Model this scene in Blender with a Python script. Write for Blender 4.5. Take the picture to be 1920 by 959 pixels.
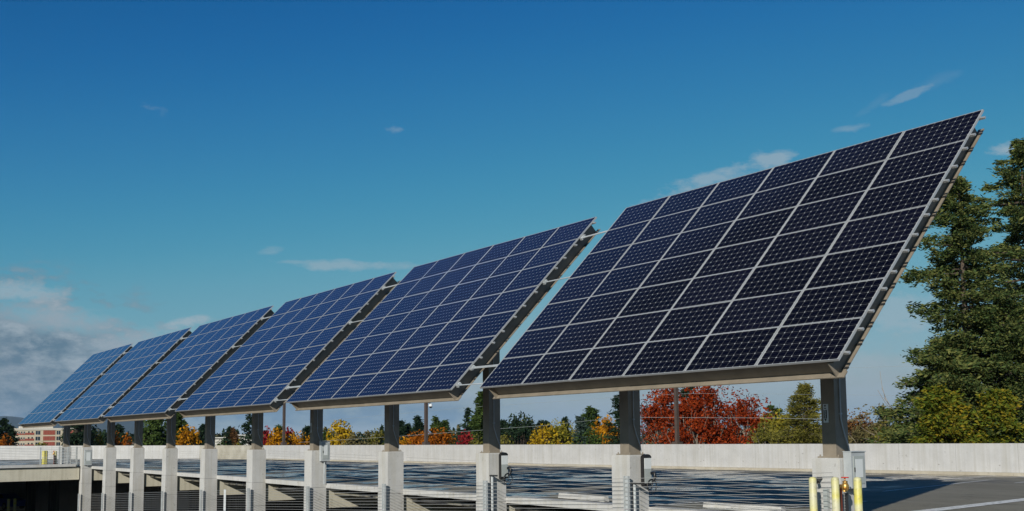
import bpy, math, random
import numpy as np
from mathutils import Matrix, Vector
R = math.radians
for o in list(bpy.data.objects): bpy.data.objects.remove(o)
S = bpy.context.scene
COL = S.collection

# ------------------------------------------------------------------ camera
CAM = np.array([9.4979, -13.4161, -1.1483])
FPX, PIT, ROL, YAW = 1867.28, 0.0953, -0.0092, -0.9352
fw = np.array([math.cos(PIT)*math.sin(YAW), math.cos(PIT)*math.cos(YAW), math.sin(PIT)])
_r = np.array([math.cos(YAW), -math.sin(YAW), 0.]); _u = np.cross(_r, fw)
rt = _r*math.cos(ROL) + _u*math.sin(ROL); up = -_r*math.sin(ROL) + _u*math.cos(ROL)
cd = bpy.data.cameras.new('camera'); cam = bpy.data.objects.new('camera', cd); COL.objects.link(cam)
m = Matrix(((rt[0], up[0], -fw[0], CAM[0]), (rt[1], up[1], -fw[1], CAM[1]), (rt[2], up[2], -fw[2], CAM[2]), (0, 0, 0, 1)))
cam.matrix_world = m
cd.sensor_width = 36; cd.lens = FPX/1920*36; cd.shift_y = 160/1920
cd.clip_start = 0.1; cd.clip_end = 30000
S.camera = cam
def ray(px, py): return fw + (px-960)/FPX*rt - (py-639.5)/FPX*up
def at(px, py, depth): return CAM + ray(px, py)*depth
def azel(px, py):
    d = ray(px, py); d = d/np.linalg.norm(d)
    return math.atan2(d[0], d[1]), math.asin(d[2])

# ------------------------------------------------------------------ light
SUN = np.array([.61, -1., .485]); SUN /= np.linalg.norm(SUN)
EL = math.asin(SUN[2]); AZ = math.atan2(SUN[0], SUN[1])
SUN_STR, SKY_STR, EXPO = 4.8, 0.055, 0.0
W = bpy.data.worlds.new('World'); S.world = W; W.use_nodes = True
nt = W.node_tree; N = nt.nodes; Lk = nt.links
for n in list(N): N.remove(n)
def wn(t, **k):
    n = N.new(t)
    for a, b in k.items(): setattr(n, a, b)
    return n
def wm(op, a, b=None, c=None, clamp=False):
    n = N.new('ShaderNodeMath'); n.operation = op; n.use_clamp = clamp
    for i, v in enumerate((a, b, c)):
        if v is None: continue
        if isinstance(v, (int, float)): n.inputs[i].default_value = v
        else: Lk.new(v, n.inputs[i])
    return n.outputs[0]
sky = wn('ShaderNodeTexSky', sky_type='NISHITA', sun_disc=False)
sky.sun_elevation = EL; sky.sun_rotation = AZ
sky.altitude = 100; sky.air_density = 1.0; sky.dust_density = 0.25; sky.ozone_density = 1.6
# tone response of the photograph's sky: one curve per channel over the Nishita radiance
def wv(op, a, k):
    n = wn('ShaderNodeVectorMath', operation=op); Lk.new(a, n.inputs[0]); n.inputs[3 if op == 'SCALE' else 1].default_value = k; return n.outputs[0]
crv = wn('ShaderNodeRGBCurve'); cm = crv.mapping; cm.extend = 'HORIZONTAL'
for ch, pts in enumerate(([(0, 0), (.055, .002), (.078, .006), (.109, .023), (.159, .061), (.216, .125), (.371, .235), (1, .42)],
                          [(0, 0), (.08, .055), (.127, .107), (.181, .188), (.25, .283), (.314, .345), (.485, .41), (1, .54)],
                          [(0, 0), (.12, .19), (.205, .305), (.235, .352), (.283, .40), (.356, .44), (.479, .475), (1, .66)])):
    c = cm.curves[ch]
    c.points[0].location = pts[0]; c.points[1].location = pts[-1]
    for p in pts[1:-1]: c.points.new(*p)
cm.update()
Lk.new(wv('SCALE', sky.outputs[0], .055), crv.inputs['Color'])
skyc = wv('SCALE', crv.outputs[0], 1/SKY_STR)
tc = wn('ShaderNodeTexCoord'); sep = wn('ShaderNodeSeparateXYZ'); Lk.new(tc.outputs['Generated'], sep.inputs[0])
az = wm('ARCTAN2', sep.outputs[0], sep.outputs[1]); el = wm('ARCSINE', sep.outputs[2])
mp = wn('ShaderNodeMapping'); mp.inputs['Scale'].default_value = (1, 1, 2.2); Lk.new(tc.outputs['Generated'], mp.inputs[0])
def wnoise(scale, det, rough=.6):
    n = wn('ShaderNodeTexNoise'); n.inputs['Scale'].default_value = scale; n.inputs['Detail'].default_value = det
    n.inputs['Roughness'].default_value = rough; Lk.new(mp.outputs[0], n.inputs['Vector']); return n.outputs['Fac']
n1 = wnoise(14, 7, .62); n2 = wnoise(42, 6, .68); n3 = wnoise(4.5, 5)
nn = wm('ADD', wm('MULTIPLY', n1, .6), wm('MULTIPLY', n2, .4))
def blob(px, py, wpx, hpx, thr, amp, tilt=0., soft=3.5, noise=None):
    wpx *= 1.25; hpx *= 1.45; soft *= .8
    a0, e0 = azel(px, py)
    dx = wm('DIVIDE', wm('SUBTRACT', az, a0), wpx/FPX)
    ee = wm('SUBTRACT', wm('SUBTRACT', el, e0), wm('MULTIPLY', wm('SUBTRACT', az, a0), tilt))
    dy = wm('DIVIDE', ee, hpx/FPX)
    rr = wm('ADD', wm('MULTIPLY', dx, dx), wm('MULTIPLY', dy, dy))
    g = wm('POWER', 2.718, wm('MULTIPLY', rr, -1.0))
    v = wm('MULTIPLY', wm('SUBTRACT', wm('ADD', g, wm('MULTIPLY', wm('SUBTRACT', nn if noise is None else noise, .5), 3.2)), thr), soft, clamp=True)
    return wm('MULTIPLY', wm('MULTIPLY', v, wm('MULTIPLY', wm('SUBTRACT', g, .12), 3.0, clamp=True)), amp)
def wmax(l):
    r = l[0]
    for x in l[1:]: r = wm('MAXIMUM', r, x)
    return r
white = wmax([blob(660, 498, 130, 9, .55, .5, 0., 2.5), blob(560, 492, 60, 5, .6, .3), blob(1330, 338, 110, 16, .52, .55, .27, 3), blob(1440, 300, 50, 13, .5, .6, .1, 3),
              blob(1625, 205, 34, 8, .45, .15, .45, 1.2), blob(1765, 148, 42, 10, .45, .15, .2, 1.2), blob(1700, 180, 50, 7, .6, .3, .3), blob(1900, 278, 45, 12, .5, .7, -.15, 3),
              blob(350, 603, 42, 13, .5, .75, .25, 3.5), blob(505, 470, 30, 9, .6, .3), blob(742, 243, 26, 10, .65, .3), blob(280, 210, 40, 18, .7, .2),
              blob(240, 650, 130, 30, .34, .62, .10, 2.2), blob(90, 600, 150, 30, .34, .62, -.1, 2.2), blob(30, 550, 80, 16, .4, .6), blob(1600, 240, 40, 8, .6, .3), blob(1690, 590, 90, 30, .5, .45),
              blob(640, 815, 260, 16, .42, .75, 0, 3.5), blob(470, 812, 90, 12, .42, .7, 0, 3), blob(1500, 700, 220, 30, .42, .55, .05, 1.8), blob(1150, 770, 200, 26, .40, .6, .0, 2), blob(800, 740, 150, 20, .45, .5, .0, 2), blob(1640, 740, 120, 24, .42, .5, 0, 2)])
grey = wmax([blob(10, 690, 290, 100, .30, .95, -.12, 3.2, nn), blob(0, 730, 300, 90, .30, .95, 0, 3, n3)])
low = wm('MULTIPLY', wm('SUBTRACT', wm('ADD', wm('MULTIPLY', wm('SUBTRACT', azel(1100, 640)[1]+.0, el), 9.0), wm('SUBTRACT', n1, .42)), 0.05), 2.2, clamp=True)
low = wm('MULTIPLY', low, .92)
band = blob(620, 775, 330, 30, .45, .6, 0, 2.5)
KC = 0.055/SKY_STR
def mixc(fac, a, col):
    n = wn('ShaderNodeMix', data_type='RGBA'); Lk.new(fac, n.inputs[0]); Lk.new(a, n.inputs[6])
    n.inputs[7].default_value = (col[0], col[1], col[2], 1); return n.outputs[2]
bgc = skyc
bgc = mixc(low, bgc, (5.8*KC, 7.2*KC, 7.5*KC))
bgc = mixc(grey, bgc, (1.9*KC, 3.3*KC, 4.5*KC))
gl = wm('MULTIPLY', wm('MULTIPLY', grey, wm('MULTIPLY', wm('SUBTRACT', nn, .47), 7.0, clamp=True)), .8)
bgc = mixc(gl, bgc, (5.8*KC, 6.8*KC, 7.6*KC))
bgc = mixc(band, bgc, (1.5*KC, 3.4*KC, 5.6*KC))
bgc = mixc(white, bgc, (6.6*KC, 8.0*KC, 8.9*KC))
bg = wn('ShaderNodeBackground'); bg.inputs['Strength'].default_value = SKY_STR
Lk.new(bgc, bg.inputs['Color']); wo = wn('ShaderNodeOutputWorld'); Lk.new(bg.outputs[0], wo.inputs['Surface'])
sl = bpy.data.lights.new('sun', 'SUN'); sl.energy = SUN_STR; sl.angle = R(.53); sl.color = (1, .95, .86)
so = bpy.data.objects.new('sun', sl); COL.objects.link(so)
so.rotation_euler = Vector(SUN).to_track_quat('Z', 'Y').to_euler(); so.location = (20, -40, 40)
S.view_settings.view_transform = 'Standard'; S.view_settings.look = 'None'
S.view_settings.exposure = EXPO; S.view_settings.gamma = 1; S.view_settings.use_curve_mapping = False
S.cycles.max_bounces = 6; S.cycles.transparent_max_bounces = 8

# ------------------------------------------------------------------ helpers
def tag(o, label=None, cat=None, group=None, kind=None):
    if label: o['label'] = label
    if cat: o['category'] = cat
    if group: o['group'] = group
    if kind: o['kind'] = kind
    return o
LOC = {}
def empty(name, loc, label=None, cat=None, group=None):
    o = bpy.data.objects.new(name, None); COL.objects.link(o); o.location = loc; o.empty_display_size = .3
    LOC[o] = np.array(loc, float); return tag(o, label, cat, group)
class MB:
    def __init__(s): s.v = []; s.f = []; s.mi = []; s.n = 0; s.cur = 0
    def add(s, V, F):
        s.v.append(np.asarray(V, float).reshape(-1, 3)); b = s.n
        for f in F: s.f.append(tuple(i+b for i in f)); s.mi.append(s.cur)
        s.n += len(s.v[-1]); return s
    def hexa(s, P):  # 8 corners: bottom 4, top 4
        return s.add(P, [(0, 3, 2, 1), (4, 5, 6, 7), (0, 1, 5, 4), (1, 2, 6, 5), (2, 3, 7, 6), (3, 0, 4, 7)])
    def box(s, x0, x1, y0, y1, z0, z1):
        return s.hexa([(x0, y0, z0), (x1, y0, z0), (x1, y1, z0), (x0, y1, z0), (x0, y0, z1), (x1, y0, z1), (x1, y1, z1), (x0, y1, z1)])
    def cbox(s, x0, x1, y0, y1, z0, z1, c=.02):   # box with chamfered top edges
        s.box(x0, x1, y0, y1, z0, z1-c)
        b = s.n
        s.add([(x0, y0, z1-c), (x1, y0, z1-c), (x1, y1, z1-c), (x0, y1, z1-c), (x0+c, y0+c, z1), (x1-c, y0+c, z1), (x1-c, y1-c, z1), (x0+c, y1-c, z1)],
              [(4, 5, 6, 7), (0, 1, 5, 4), (1, 2, 6, 5), (2, 3, 7, 6), (3, 0, 4, 7)])
        return s
    def fbox(s, f, x0, x1, y0, y1, z0, z1):   # box through a mapping function
        return s.hexa([f(*q) for q in [(x0, y0, z0), (x1, y0, z0), (x1, y1, z0), (x0, y1, z0), (x0, y0, z1), (x1, y0, z1), (x1, y1, z1), (x0, y1, z1)]])
    def tube(s, pts, r, n=8, cap=True):
        pts = [np.array(p, float) for p in pts]; rs = r if hasattr(r, '__len__') else [r]*len(pts)
        V = []; F = []
        for i, p in enumerate(pts):
            d = pts[min(i+1, len(pts)-1)]-pts[max(i-1, 0)]; d = d/(np.linalg.norm(d)+1e-9)
            a = np.cross(d, [0, 0, 1.] if abs(d[2]) < .9 else [1., 0, 0]); a /= np.linalg.norm(a); b = np.cross(d, a)
            for k in range(n):
                t = 2*math.pi*k/n; V.append(p+rs[i]*(a*math.cos(t)+b*math.sin(t)))
        for i in range(len(pts)-1):
            for k in range(n):
                F.append((i*n+k, i*n+(k+1) % n, (i+1)*n+(k+1) % n, (i+1)*n+k))
        if cap: F.append(tuple(range(n))); F.append(tuple(range((len(pts)-1)*n, len(pts)*n))[::-1])
        return s.add(V, F)
    def lathe(s, c, prof, n=20):    # prof: (r, z)
        return s.tube([(c[0], c[1], c[2]+z) for r_, z in prof], [max(r_, 1e-4) for r_, z in prof], n)
    def build(s, name, mats, parent=None, smooth=False, ofs=None):
        me = bpy.data.meshes.new(name); V = np.concatenate(s.v)
        if parent is not None:
            V = V-LOC[parent]
        elif ofs is not None: V = V-np.array(ofs)
        me.from_pydata(V.tolist(), [], s.f)
        if not isinstance(mats, (list, tuple)): mats = [mats]
        for mm in mats: me.materials.append(mm)
        if len(mats) > 1: me.polygons.foreach_set('material_index', s.mi)
        if smooth: me.polygons.foreach_set('use_smooth', [True]*len(me.polygons))
        me.update()
        o = bpy.data.objects.new(name, me); COL.objects.link(o)
        if parent is not None: o.parent = parent; LOC[o] = LOC[parent]
        else:
            o.location = (0, 0, 0) if ofs is None else ofs; LOC[o] = np.array(o.location)
        return o

# ------------------------------------------------------------------ materials
def mat(name, col, rough=.6, metal=0., spec=.5):
    m = bpy.data.materials.new(name); m.use_nodes = True
    b = m.node_tree.nodes['Principled BSDF']
    b.inputs['Base Color'].default_value = (*col, 1); b.inputs['Roughness'].default_value = rough
    b.inputs['Metallic'].default_value = metal; b.inputs['Specular IOR Level'].default_value = spec
    return m
class G:
    def __init__(s, m): s.m = m; s.t = m.node_tree; s.b = s.t.nodes['Principled BSDF']
    def n(s, t, **k):
        x = s.t.nodes.new(t)
        for a, b in k.items(): setattr(x, a, b)
        return x
    def l(s, a, b): s.t.links.new(a, b)
    def math(s, op, a, b=None, clamp=False):
        x = s.n('ShaderNodeMath', operation=op, use_clamp=clamp)
        for i, v in enumerate((a, b)):
            if v is None: continue
            if isinstance(v, (int, float)): x.inputs[i].default_value = v
            else: s.l(v, x.inputs[i])
        return x.outputs[0]
    def noise(s, scale, det=4, rough=.6, vec=None, sc3=None):
        if vec is None:
            g = s.n('ShaderNodeNewGeometry'); vec = g.outputs['Position']
        if sc3:
            mp = s.n('ShaderNodeMapping'); mp.inputs['Scale'].default_value = sc3; s.l(vec, mp.inputs[0]); vec = mp.outputs[0]
        x = s.n('ShaderNodeTexNoise'); x.inputs['Scale'].default_value = scale; x.inputs['Detail'].default_value = det
        x.inputs['Roughness'].default_value = rough; s.l(vec, x.inputs['Vector']); return x.outputs['Fac']
    def ramp(s, f, stops):
        x = s.n('ShaderNodeValToRGB'); s.l(f, x.inputs[0]); e = x.color_ramp.elements
        while len(e) < len(stops): e.new(.5)
        for i, (p, c) in enumerate(stops):
            e[i].position = p; e[i].color = (*c, 1) if hasattr(c, '__len__') else (c, c, c, 1)
        return x.outputs[0]
    def mix(s, f, a, b, mode='MIX'):
        x = s.n('ShaderNodeMix', data_type='RGBA', blend_type=mode)
        for i, v in ((0, f), (6, a), (7, b)):
            if isinstance(v, (int, float)): x.inputs[i].default_value = v
            elif isinstance(v, tuple): x.inputs[i].default_value = (*v, 1)
            else: s.l(v, x.inputs[i])
        return x.outputs[2]
    def bump(s, h, st=.2, dist=.02):
        x = s.n('ShaderNodeBump'); x.inputs['Strength'].default_value = st; x.inputs['Distance'].default_value = dist
        s.l(h, x.inputs['Height']); s.l(x.outputs[0], s.b.inputs['Normal'])
def concrete(name, c1, c2, streak=True, stain=(.30, .27, .19), sa=.35):
    m = mat(name, c1, .85, spec=.25); g = G(m)
    a = g.noise(1.3, 6, .65); s_ = g.noise(1.0, 4, .6, sc3=(5, 5, .25)); f = g.noise(45, 3)
    col = g.ramp(a, [(.3, c1), (.7, c2)])
    if streak: col = g.mix(g.ramp(s_, [(.48, 0.), (.75, .45)]), col, stain)
    pits = g.ramp(g.noise(7.5, 2, .4), [(.24, 1.), (.30, 0.)])
    col = g.mix(g.math('MULTIPLY', pits, .4), col, (.12, .11, .09))
    col = g.mix(.22, col, g.ramp(f, [(.3, .1), (.7, .8)]), 'SOFT_LIGHT')
    g.l(col, g.b.inputs['Base Color']); g.bump(f, .25, .01); return m
M = {}
M['conc'] = concrete('column concrete', (.415, .415, .402), (.505, .503, .488))
M['conc_beam'] = concrete('beam concrete', (.46, .43, .345), (.53, .505, .41))
M['conc_dark'] = concrete('interior concrete in painted shade', (.035, .033, .028), (.06, .056, .048))  # darkness of the garage interior is put into this concrete's colour
M['conc_dappled'] = concrete('dappled shade concrete', (.26, .24, .19), (.42, .40, .34), sa=.6)  # shadow patches of the corner wall, painted as mottled concrete tone
# parapet concrete: board marks and panel joints along the wall
m = concrete('parapet concrete', (.415, .416, .41), (.495, .495, .488), stain=(.33, .315, .27)); g = G(m); M['parapet'] = m
base = g.b.inputs['Base Color'].links[0].from_socket
uvn = g.n('ShaderNodeUVMap'); sp = g.n('ShaderNodeSeparateXYZ'); g.l(uvn.outputs[0], sp.inputs[0])
fr = g.math('FRACT', g.math('MULTIPLY', sp.outputs[0], 1/2.44)); joint = g.math('LESS_THAN', fr, .008)
vn = g.n('ShaderNodeTexNoise'); vn.inputs['Scale'].default_value = 1; vn.inputs['Detail'].default_value = 3
mpp = g.n('ShaderNodeMapping'); mpp.inputs['Scale'].default_value = (9, .25, 1); g.l(uvn.outputs[0], mpp.inputs[0]); g.l(mpp.outputs[0], vn.inputs['Vector'])
c_ = g.mix(g.ramp(vn.outputs['Fac'], [(.4, 0.), (.75, .4)]), base, (.32, .308, .264))
c_ = g.mix(g.math('MULTIPLY', joint, .55), c_, (.2, .19, .16))
tie = g.math('MULTIPLY', g.math('LESS_THAN', g.math('ABSOLUTE', g.math('SUBTRACT', fr, .3)), .012), g.math('LESS_THAN', g.math('ABSOLUTE', g.math('SUBTRACT', sp.outputs[1], .38)), .02))
c_ = g.mix(g.math('MULTIPLY', tie, .7), c_, (.2, .19, .17))
g.l(c_, g.b.inputs['Base Color'])

# asphalt deck: dry asphalt with damp sheets and puddles
m = mat('deck asphalt', (.1, .1, .09), .8); g = G(m); M['asphalt'] = m
ln = g.noise(.35, 5, .62); fn = g.noise(60, 2); pn = g.noise(.55, 5, .6, sc3=(1, .75, 1)); st = g.noise(1.1, 3)
col = g.ramp(ln, [(.3, (.175, .163, .128)), (.7, (.235, .22, .172))])
col = g.mix(.3, col, g.ramp(fn, [(.3, .1), (.7, .9)]), 'OVERLAY')
col = g.mix(g.math('MULTIPLY', g.ramp(g.noise(1.7, 5, .7), [(.56, 0.), (.66, 1.)]), .35), col, (.05, .048, .042))
col = g.mix(g.math('MULTIPLY', g.ramp(g.noise(.5, 4, .5, sc3=(.25, 3, 1)), [(.5, 0.), (.62, 1.)]), .3), col, (.26, .245, .20))
geo = g.n('ShaderNodeNewGeometry'); spx = g.n('ShaderNodeSeparateXYZ'); g.l(geo.outputs['Position'], spx.inputs[0])
left = g.ramp(g.math('MULTIPLY', g.math('ADD', spx.outputs[0], 12.0), .14), [(.25, 1.), (.75, 0.)])
wet = g.math('MULTIPLY', g.ramp(pn, [(.47, 0.), (.56, 1.)]), left)
M['_wet'] = wet
g.l(g.mix(wet, col, (.02, .02, .022)), g.b.inputs['Base Color'])
rg = g.math('SUBTRACT', .9, g.math('MULTIPLY', wet, .77)); g.l(rg, g.b.inputs['Roughness'])
g.l(g.math('ADD', .10, g.math('MULTIPLY', wet, .9)), g.b.inputs['Specular IOR Level'])
g.bump(g.math('ADD', g.math('MULTIPLY', fn, .25), g.math('MULTIPLY', g.noise(2.0, 3), 1.0)), .20, .03)
m = mat('ramp concrete', (.3, .29, .26), .9); g = G(m); M['ramp'] = m
g.l(g.ramp(g.noise(.8, 5), [(.3, (.08, .077, .068)), (.7, (.13, .125, .11))]), g.b.inputs['Base Color'])
M['paint'] = mat('white road paint', (.7, .7, .66), .7); g = G(M['paint'])
g.l(g.ramp(g.noise(9, 4), [(.35, (.3, .3, .27)), (.5, (.72, .72, .68))]), g.b.inputs['Base Color'])
def painted(name, c, rough=.45):
    m = mat(name, c, rough); g = G(m)
    k = tuple(x*.78 for x in c)
    g.l(g.ramp(g.noise(3, 5), [(.35, k), (.65, c)]), g.b.inputs['Base Color']); return m
M['taupe'] = painted('taupe painted steel', (.25, .213, .163), .55)
M['alu'] = mat('module frame aluminium', (.42, .43, .43), .42, .3)
M['rail'] = mat('mounting rail aluminium', (.5, .51, .5), .45, .6)
M['galv'] = painted('galvanised steel', (.42, .45, .46), .5)
M['cable'] = mat('stainless cable', (.62, .62, .6), .35, .5)
M['black'] = mat('black plastic', (.012, .012, .013), .4)
M['dark'] = mat('dark bracket steel', (.03, .03, .03), .5)
M['white'] = mat('white enamel', (.6, .63, .63), .35)
M['greyp'] = mat('grey plastic', (.33, .36, .35), .5)
M['pole'] = painted('bronze pole paint', (.085, .062, .05), .5)
M['red'] = mat('red paint', (.55, .035, .02), .4)
M['brass'] = mat('brass', (.62, .36, .10), .35, .75)
M['chain'] = mat('chain steel', (.5, .5, .48), .3, .8)
M['rust'] = mat('red oxide pipe', (.16, .04, .025), .6)
m = mat('bollard yellow', (.72, .66, .2), .5); g = G(m); M['yellow'] = m
g.l(g.ramp(g.noise(1, 2, sc3=(.8, .8, 3.2)), [(.35, (.52, .50, .33)), (.5, (.56, .53, .24)), (.62, (.56, .50, .09))]), g.b.inputs['Base Color'])

yb = g.b.inputs['Base Color'].links[0].from_socket
g.l(g.mix(g.math('MULTIPLY', g.ramp(g.noise(16, 5, .7), [(.54, 0.), (.66, 1.)]), .45), yb, (.16, .14, .10)), g.b.inputs['Base Color'])

# solar cells
m = mat('solar cells under glass', (.01, .012, .03), .1, spec=.5); g = G(m); M['cells'] = m
uvn = g.n('ShaderNodeUVMap'); sp = g.n('ShaderNodeSeparateXYZ'); g.l(uvn.outputs[0], sp.inputs[0])
cu, cv = sp.outputs[0], sp.outputs[1]
au = g.math('ABSOLUTE', g.math('SUBTRACT', g.math('FRACT', cu), .5)); av = g.math('ABSOLUTE', g.math('SUBTRACT', g.math('FRACT', cv), .5))
line = g.math('GREATER_THAN', g.math('MAXIMUM', au, av), .487)
dia = g.math('GREATER_THAN', g.math('ADD', au, av), .895)
out = g.math('MAXIMUM', g.math('GREATER_THAN', g.math('ABSOLUTE', g.math('SUBTRACT', cu, 5.)), 4.992), g.math('GREATER_THAN', g.math('ABSOLUTE', g.math('SUBTRACT', cv, 3.)), 2.992))
inn = g.math('SUBTRACT', 1., out)
gap = g.math('MULTIPLY', line, .42); dd = g.math('MAXIMUM', gap, dia)
wmask = g.math('MAXIMUM', dd, g.math('MULTIPLY', out, .9))
bus = g.math('LESS_THAN', g.math('ABSOLUTE', g.math('SUBTRACT', g.math('FRACT', g.math('MULTIPLY', cv, 2.)), .5)), .018)
oi = g.n('ShaderNodeObjectInfo')
cell = g.mix(oi.outputs['Random'], (.0016, .0015, .003), (.0035, .0035, .008))
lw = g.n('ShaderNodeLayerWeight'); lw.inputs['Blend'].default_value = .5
cell = g.mix(g.ramp(lw.outputs['Facing'], [(.60, 0.), (.92, 1.)]), cell, (.010, .035, .13))   # blue sky reflection on the coated glass at shallow angles, painted into cell colour
cell = g.mix(g.math('MULTIPLY', bus, .10), cell, (.4, .4, .42))
g.l(g.mix(wmask, cell, (.36, .37, .36)), g.b.inputs['Base Color'])
g.b.inputs['Roughness'].default_value = .13
g.b.inputs['Specular IOR Level'].default_value = .13; g.b.inputs['Specular Tint'].default_value = (.5, .64, 1, 1)

# ------------------------------------------------------------------ setting: ground, hills
GZ = -13.0; DZ = -2.83
m = mat('ground grass', (.05, .06, .025), .95); g = G(m)
g.l(g.ramp(g.noise(.02, 5), [(.35, (.05, .07, .03)), (.6, (.11, .10, .05))]), g.b.inputs['Base Color'])
b = MB(); n = 48
b.add([(0, 0, GZ)]+[(13000*math.cos(2*math.pi*i/n), 13000*math.sin(2*math.pi*i/n), GZ) for i in range(n)], [(0, 1+i, 1+(i+1) % n) for i in range(n)])
tag(b.build('ground', m), kind='structure')
m = mat('forested hill', (.03, .05, .03), .95); g = G(m)
g.l(g.ramp(g.noise(.004, 6), [(.35, (.012, .024, .018)), (.65, (.03, .042, .026))]), g.b.inputs['Base Color'])
rng = np.random.default_rng(3)
b = MB(); V = []; F = []; nx, ny = 90, 14
for j in range(ny):
    for i in range(nx):
        px = -700+i*(1250/nx); dist = 6200+j*230
        P = at(px, 800, 1.); d = P-CAM; d[2] = 0; d /= np.linalg.norm(d)
        prof = max(0, min(1, (460-px)/230.))*(.86+.10*math.sin(px*.013)+.06*math.sin(px*.041+1))
        t = j/(ny-1); h = prof*210*math.sin(math.pi*min(1, t*1.25+.0))*(.9+.1*math.sin(px*.02+t*9))
        V.append((CAM[0]+d[0]*dist, CAM[1]+d[1]*dist, GZ+.05+max(h, 0)))
for j in range(ny-1):
    for i in range(nx-1): F.append((j*nx+i, j*nx+i+1, (j+1)*nx+i+1, (j+1)*nx+i))
b.add(V, F); tag(b.build('hills', m, smooth=True), kind='structure')

# ------------------------------------------------------------------ garage
WALL = [(34., 28.2), (-9.6, 24.7), (-75.0, 21.5), (-84.4, 19.0), (-99.9, 4.5), (-112., -7.), (-112., -26.)]
WTOP = [-1.55, -1.60, -1.77, -1.76, -1.65, -1.65, -1.65]
def dz(x, y):     # the deck drains gently towards its far corner
    return DZ-.19*min(1, max(0, (-9.-x)/66.))*min(1., max(0, (y-3)/18.5))
def wally(x): return float(np.interp(x, [-84.4, -75., -9.6, 34.], [19., 21.5, 24.7, 28.2]))
b = MB(); V = []; F = []; nx, ny = 48, 12
for i in range(nx+1):
    x = 34-i*(118.4/nx); yw = wally(x)
    for j in range(ny+1):
        y = 2.98+(yw-2.98)*j/ny; V.append((x, y, dz(x, y)))
for i in range(nx):
    for j in range(ny): F.append((i*(ny+1)+j, i*(ny+1)+j+1, (i+1)*(ny+1)+j+1, (i+1)*(ny+1)+j))
b.add(V, F)
pl = [(-59.0, 2.979), (-84.4, 2.979), (-84.4, 19.), (-99.9, 4.5), (-112, -7), (-112, -26), (-59, -26)]
zq = dz(-84.4, 19.)
b.add([(-59.0, 2.979, DZ), (-84.4, 2.979, DZ), (-84.4, 19., zq), (-99.9, 4.5, zq), (-112, -7, DZ-.15), (-112, -26, DZ-.1), (-59, -26, DZ)], [(0, 1, 6), (1, 2, 3), (1, 3, 4), (1, 4, 5), (1, 5, 6)])
b.box(-59, 34, 3.36, 18.2, DZ-.40, DZ-.30); b.box(-104, -59.01, -26, 18.2, DZ-.40, DZ-.30)
tag(b.build('parking_deck', M['asphalt']), kind='structure')
RS = .0484
def rz(x): return -3.24+RS*(x+7.19)
b = MB(); b.hexa([(-100, -22, rz(-100)-.2), (30, -22, rz(14)-.2), (30, 2.4, rz(14)-.2), (-100, 2.4, rz(-100)-.2), (-100, -22, rz(-100)), (30, -22, rz(30)), (30, 2.4, rz(30)), (-100, 2.4, rz(-100))])
tag(b.build('ramp', M['ramp']), kind='structure')
b = MB()
def stripe(x0, y0, x1, y1, w):
    d = np.array([x1-x0, y1-y0]); d /= np.linalg.norm(d); nrm = np.array([-d[1], d[0]])*w/2
    n = 6
    for k in range(n):
        xa, ya, xb, yb = x0+(x1-x0)*k/n, y0+(y1-y0)*k/n, x0+(x1-x0)*(k+1)/n, y0+(y1-y0)*(k+1)/n
        b.add([(q[0], q[1], dz(q[0], q[1])+.009) for q in ((xa-nrm[0], ya-nrm[1]), (xb-nrm[0], yb-nrm[1]), (xb+nrm[0], yb+nrm[1]), (xa+nrm[0], ya+nrm[1]))], [(0, 1, 2, 3)])
for i in range(24):
    x = 6.0-2.75*i
    yw = wally(x)-.35
    stripe(x+.55, yw-5.2, x, yw, .10)
for i in range(20):
    x = -5.05-2.75*i; stripe(x, 3.3, x-.25, 8.3, .10)
stripe(-2.35, 3.3, -3.1, 12.5, .40)
stripe(-9.3, 23.7, 6., 24.9, .45)
stripe(-5.6, 16.9, -3.0, 17.1, .16)
stripe(-7.4, 12.2, -8.8, 20.6, .10)
tag(b.build('parking_lines', M['paint']), kind='structure')

gar = empty('parking_garage', (0, 2.98, GZ), 'pale concrete parking garage whose row of columns carries the solar arrays', 'garage')
b = MB()
for i in range(13):
    x1 = -2.125-5.638*(i-1)-.31 if i else 34; x0 = -2.125-5.638*i+.31
    if i == 12: break
    if i > 10: continue
    b.box(x0+.003, x1-.003, 2.98, 3.35, DZ-.16, DZ+.012)
b.build('edge_beam', M['conc'], gar)
for i in range(11):
    cx = -2.125-5.638*i
    b = MB(); b.box(cx-.22, cx+.22, 3.03, 16+i*.02, DZ-.90, DZ-.163); b.build('girder', M['conc_beam'], gar)
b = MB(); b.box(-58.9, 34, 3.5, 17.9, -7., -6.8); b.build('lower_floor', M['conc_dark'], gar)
b = MB(); b.box(-59.02, -58.45, -26, 2.1, DZ, DZ+.17); b.build('deck_curb', M['conc'], gar)
b = MB(); b.box(-58.95, -58.6, -26, 2.35, -3.66, -2.885); b.build('fascia_beam', M['conc_beam'], gar)
b = MB(); b.box(-58.93, -58.72, -26, 2.3, -2.884, DZ-.001); b.build('shadow_line_strip', M['dark'], gar)  # near-black strip paints the shadow line under the overhanging curb
for x, y in ((-68, -3.5), (-68, -12.), (-68, 2.5), (-76, 2.5)):
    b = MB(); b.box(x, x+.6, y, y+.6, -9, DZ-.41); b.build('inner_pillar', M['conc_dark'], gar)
b = MB(); b.box(-59.0, 34, 17.95, 18.2, -9.5, DZ-.41); b.box(-104, -103.7, -26, 18.2, -12, DZ-.41); b.box(-104, -59, -26.3, -26, -12, DZ-.41); b.box(-103, -59, 18.3, 18.6, -12, DZ-.41); b.build('inner_wall', M['conc_dark'], gar)

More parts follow.
